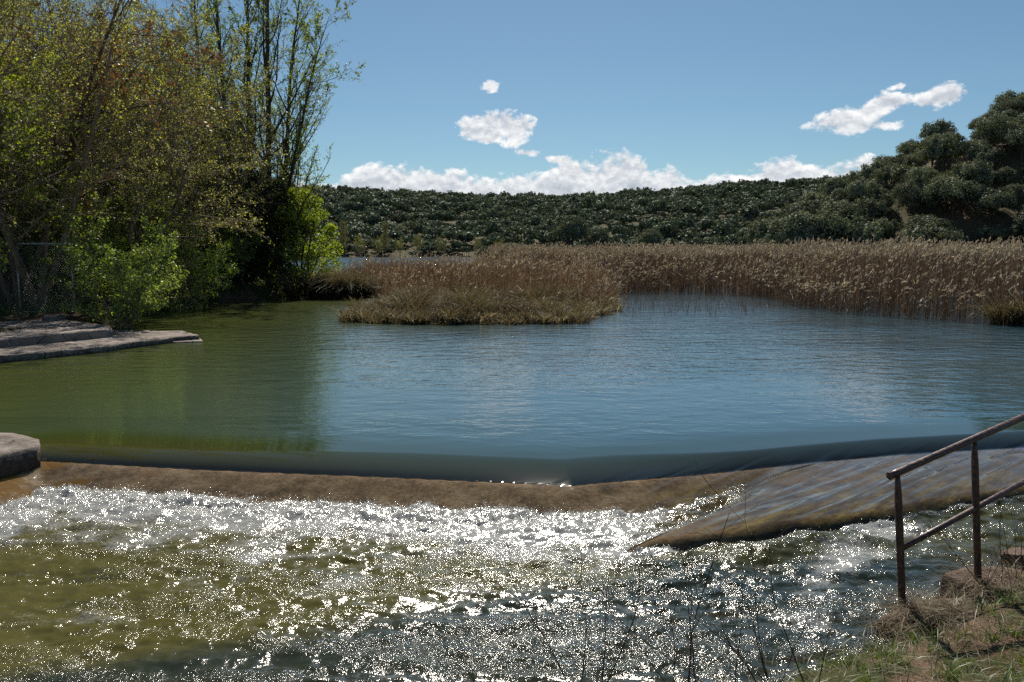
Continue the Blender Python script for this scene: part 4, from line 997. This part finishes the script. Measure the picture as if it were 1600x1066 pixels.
# far hill: 100 front trees one by one, the rest as one mass
far_p = []
rng = np.random.default_rng(95)
for y in np.arange(430, 800, 7.9):
    for x in np.arange(-230, 470, 7.9):
        xx_ = x+rng.uniform(-5, 5); yy_ = y+rng.uniform(-5, 5); p_ = 800+F*xx_/yy_
        if p_ < 380 or p_ > 1470: continue
        if yy_ < far_base(np.array([xx_]))[0]-6: continue
        if rng.random() < .04 + .22*(vnoise(np.array([xx_*.02]), np.array([yy_*.02]), 77)[0] > .72): continue
        far_p.append((xx_, yy_))
far_p = np.array(far_p); fzs = height(far_p[:, 0], far_p[:, 1])
o_ = np.argsort(far_p[:, 1]); far_p = far_p[o_]; fzs = fzs[o_]
print('near oaks', len(near_oaks), 'far oaks', len(far_p))
nind = max(4, 292-min(len(near_oaks), 286)-3)
fprot = []
for k in range(4):
    H_, W_ = [(6.5, 9.0), (7.0, 8.2), (6.0, 9.6), (7.6, 8.4)][k]; fprot.append(oak_proto(180+k, H_, W_, 60, 9, .85, None))
fr_roots = []
for k in range(4):
    r_ = empty('holm_oak', (0, 0, 0)); oak_trunk(170+k, 6).build('trunk', M['bark'], r_); fprot[k].build('crown', M['oak_far'], r_); fr_roots.append(r_)
fu = [False]*4
for j in range(nind):
    x, y = far_p[j]; k = j % 4; s_ = .7+.6*rng.random(); z = fzs[j]-.3
    if not fu[k]:
        fu[k] = True; c = fr_roots[k]; c.location = (x, y, z); c.scale = (s_, s_, s_)
    else: c = copy_tree(fr_roots[k], (x, y, z), rng.random()*6.28, s_)
    tag(c, 'small dark holm oak among many at the foot of the far hillside', 'tree', 'holm oaks at the foot of the far hill')
acc = Acc()
for j in range(nind, len(far_p)):
    k = j % 4; pr_ = fprot[k]; v = np.concatenate(pr_.v); a__ = np.concatenate(pr_.a); th_ = rng.random()*6.28; s_ = .8+1.0*rng.random()**1.5
    c_, s2_ = math.cos(th_)*s_, math.sin(th_)*s_
    vv = np.stack([v[:, 0]*c_-v[:, 1]*s2_+far_p[j, 0], v[:, 0]*s2_+v[:, 1]*c_+far_p[j, 1], v[:, 2]*s_*(.85+.3*rng.random())+fzs[j]-.3], -1)
    acc.add(vv, np.concatenate(pr_.q), None, np.clip(a__*.75+.25*rng.random(), 0, 1))
tag(acc.build('oak_wood', M['oak_far']), 'open wood of dark rounded holm oaks covering the far hillside', None, None, 'stuff')
# a few particular trees at the far shore
for px, Y_, s_, lb in [(893, 400, 1.75, 'largest dark round oak standing at the far shore in the middle'), (933, 404, 1.25, 'dark round oak right of the largest one at the far shore'), (1015, 402, 1.2, 'dark oak on the far shore above the middle of the reeds')]:
    x = XY(px, Y_); c = copy_tree(oaks[0], (x, Y_, .4), 1.0, (s_*1.6, s_*1.6, s_*1.9)); tag(c, lb, 'tree')
gsrc = go
for px, Y_, s_, lb in [(603, 405, 1.05, 'pale yellow spring tree standing out at the far shore'), (537, 408, 1.1, 'pale beige leafless tree at the far shore, left of the yellow one')]:
    copy_at(gsrc, px, Y_, 1.0, (1.0, 1.0, 1.45*s_), lb, 'tree', None, .3)
for i_, (px, Y_, s_) in enumerate([(560, 410, .9), (590, 412, .85), (625, 408, .8), (655, 411, .9), (690, 409, .85), (745, 407, .8), (515, 405, .9), (780, 411, .75)]):
    copy_at(sc_, px, Y_, i_*1.1, (.9*s_, .9*s_, s_), 'grey leafless tree in the thin row along the far shore', 'tree', 'bare trees along the far shore', .3)

# ------------------------------------------------------------------ foreground bank
rng = np.random.default_rng(101)
def bank_pts(n, cond):
    res = []
    while len(res) < n:
        x = rng.uniform(1.2, 7.5, n*2); y = rng.uniform(2.4, 6.4, n*2); d = -pip(x, y, lake_poly); k = cond(x, y, d)
        res += list(zip(x[k], y[k]))
    return np.array(res[:n])
g1 = bank_pts(24000, lambda x, y, d: (d > .06) & (fbm(x*1.6, y*1.6, 3, 5) + .35*sstep(.1, .9, d) > .10))
z1 = height(g1[:, 0], g1[:, 1]); n = len(g1); acc = Acc()
blades(rng, n, g1[:, 0], g1[:, 1], z1-.01, .03+.08*rng.random(n)**1.4, .003+.003*rng.random(n), .3+.9*rng.random(n), acc, np.clip(rng.normal(.5, .3, n), 0, 1), 4)
g2 = bank_pts(220, lambda x, y, d: (d > .05) & (d < 1.3)); 
for x, y in g2:
    m_ = 14; blades(rng, m_, x+.02*rng.normal(size=m_), y+.02*rng.normal(size=m_), np.full(m_, hz(x, y)-.01), .08+.13*rng.random(m_), .005+.004*rng.random(m_), .4+.8*rng.random(m_), acc, np.clip(rng.normal(.55, .2, m_), 0, 1), 4)
tag(acc.build('grass', M['grass']), 'short green grass on the near right bank', None, None, 'stuff')
acc = Acc()
g3 = bank_pts(13000, lambda x, y, d: (d > -.10)); n = len(g3); z3 = np.maximum(height(g3[:, 0], g3[:, 1]), .0)
blades(rng, n, g3[:, 0], g3[:, 1], z3, .03+.13*rng.random(n), .002+.003*rng.random(n), 1.0+2.0*rng.random(n), acc, np.clip(rng.normal(.45, .25, n), 0, 1), 4)
for (px, py, m_, hh_) in [(1440, 962, 420, .22), (1475, 972, 420, .20), (1545, 925, 380, .22), (1590, 915, 300, .3), (1500, 960, 300, .2), (1400, 985, 200, .15)]:
    c = P(px, py, .12); x = c[0]+.11*rng.normal(size=m_); y = c[1]+.07*rng.normal(size=m_)
    blades(rng, m_, x, y, np.full(m_, .10)+.05*rng.random(m_), hh_*(.5+.8*rng.random(m_)), .0025+.003*rng.random(m_), .9+1.3*rng.random(m_), acc, np.clip(rng.normal(.45, .25, m_), 0, 1), 5, (-.7, -.2, 0))
tag(acc.build('dry_grass', M['straw']), 'dry brown grass and straw matted over the bank and the stone slabs', None, None, 'stuff')

# bare stems in front
def stems(name, c, n_, H, seed, label, lean=(0, 0)):
    H = H*1.45
    rng = np.random.default_rng(seed); K = 9; d = unit(np.stack([lean[0]+.30*rng.normal(size=n_), lean[1]+.12*rng.normal(size=n_), np.ones(n_)], -1)); p_ = np.zeros((n_, K, 3))
    p_[:, 0, :2] = .09*rng.normal(size=(n_, 2)); hh_ = H*(.45+.6*rng.random(n_))
    for k in range(1, K):
        d = unit(d+.09*rng.normal(size=d.shape)*[1, .6, .2]); p_[:, k] = p_[:, k-1]+d*(hh_/(K-1))[:, None]
    r_ = (np.full(n_, .0031)*(.7+.5*rng.random(n_)))[:, None]*np.linspace(1, .35, K)[None]
    w1, q1 = grow(rng, p_, r_, 4, .3, .95, .5, .28, 5, .05, .10, None, .7, .4); a_ = Acc(); tubes(p_, r_, 5, a_); tubes(w1, np.maximum(q1, .0009), 4, a_)
    w2, q2 = grow(rng, w1, q1, 2, .3, .95, .5, .35, 3, .05, .12, None, .7, .5); tubes(w2, np.maximum(q2, .0008), 3, a_)
    o_ = a_.build(name, M['stem'], None, True); o_.location = c; tag(o_, label, 'dead stems'); return o_
def fore(px, py, Y): p_ = at(px, py, Y); return tuple(p_)
for (px, py, Yd, n_, H, seed, lb, ln) in [
    (925, 1130, 3.0, 4, .75, 1, 'tallest bare brown stems, curving up at the bottom centre of the picture', (.0, 0)),
    (1060, 1110, 3.0, 4, .55, 2, 'thin bare stems just right of the tallest ones at the bottom', (-.1, 0)),
    (1185, 1120, 3.1, 5, .65, 3, 'spray of bare twigs leaning left at the bottom, near the grassy bank', (-.25, 0)),
    (1270, 1100, 3.3, 4, .45, 4, 'short bare twigs at the tip of the grassy bank', (-.35, 0)),
    (762, 1120, 2.9, 1, .40, 5, 'single thin stem at the bottom left of the bare stems', (0, 0)),
    (1560, 925, 4.9, 5, .42, 6, 'sparse dry stalks beside the farther railing post', (0, 0)),
    (1590, 900, 5.4, 4, .35, 7, 'sparse dry stalks at the right edge above the stone slab', (0, 0))]:
    stems('dead_stems', fore(px, py, Yd), n_, H, seed, lb, ln)
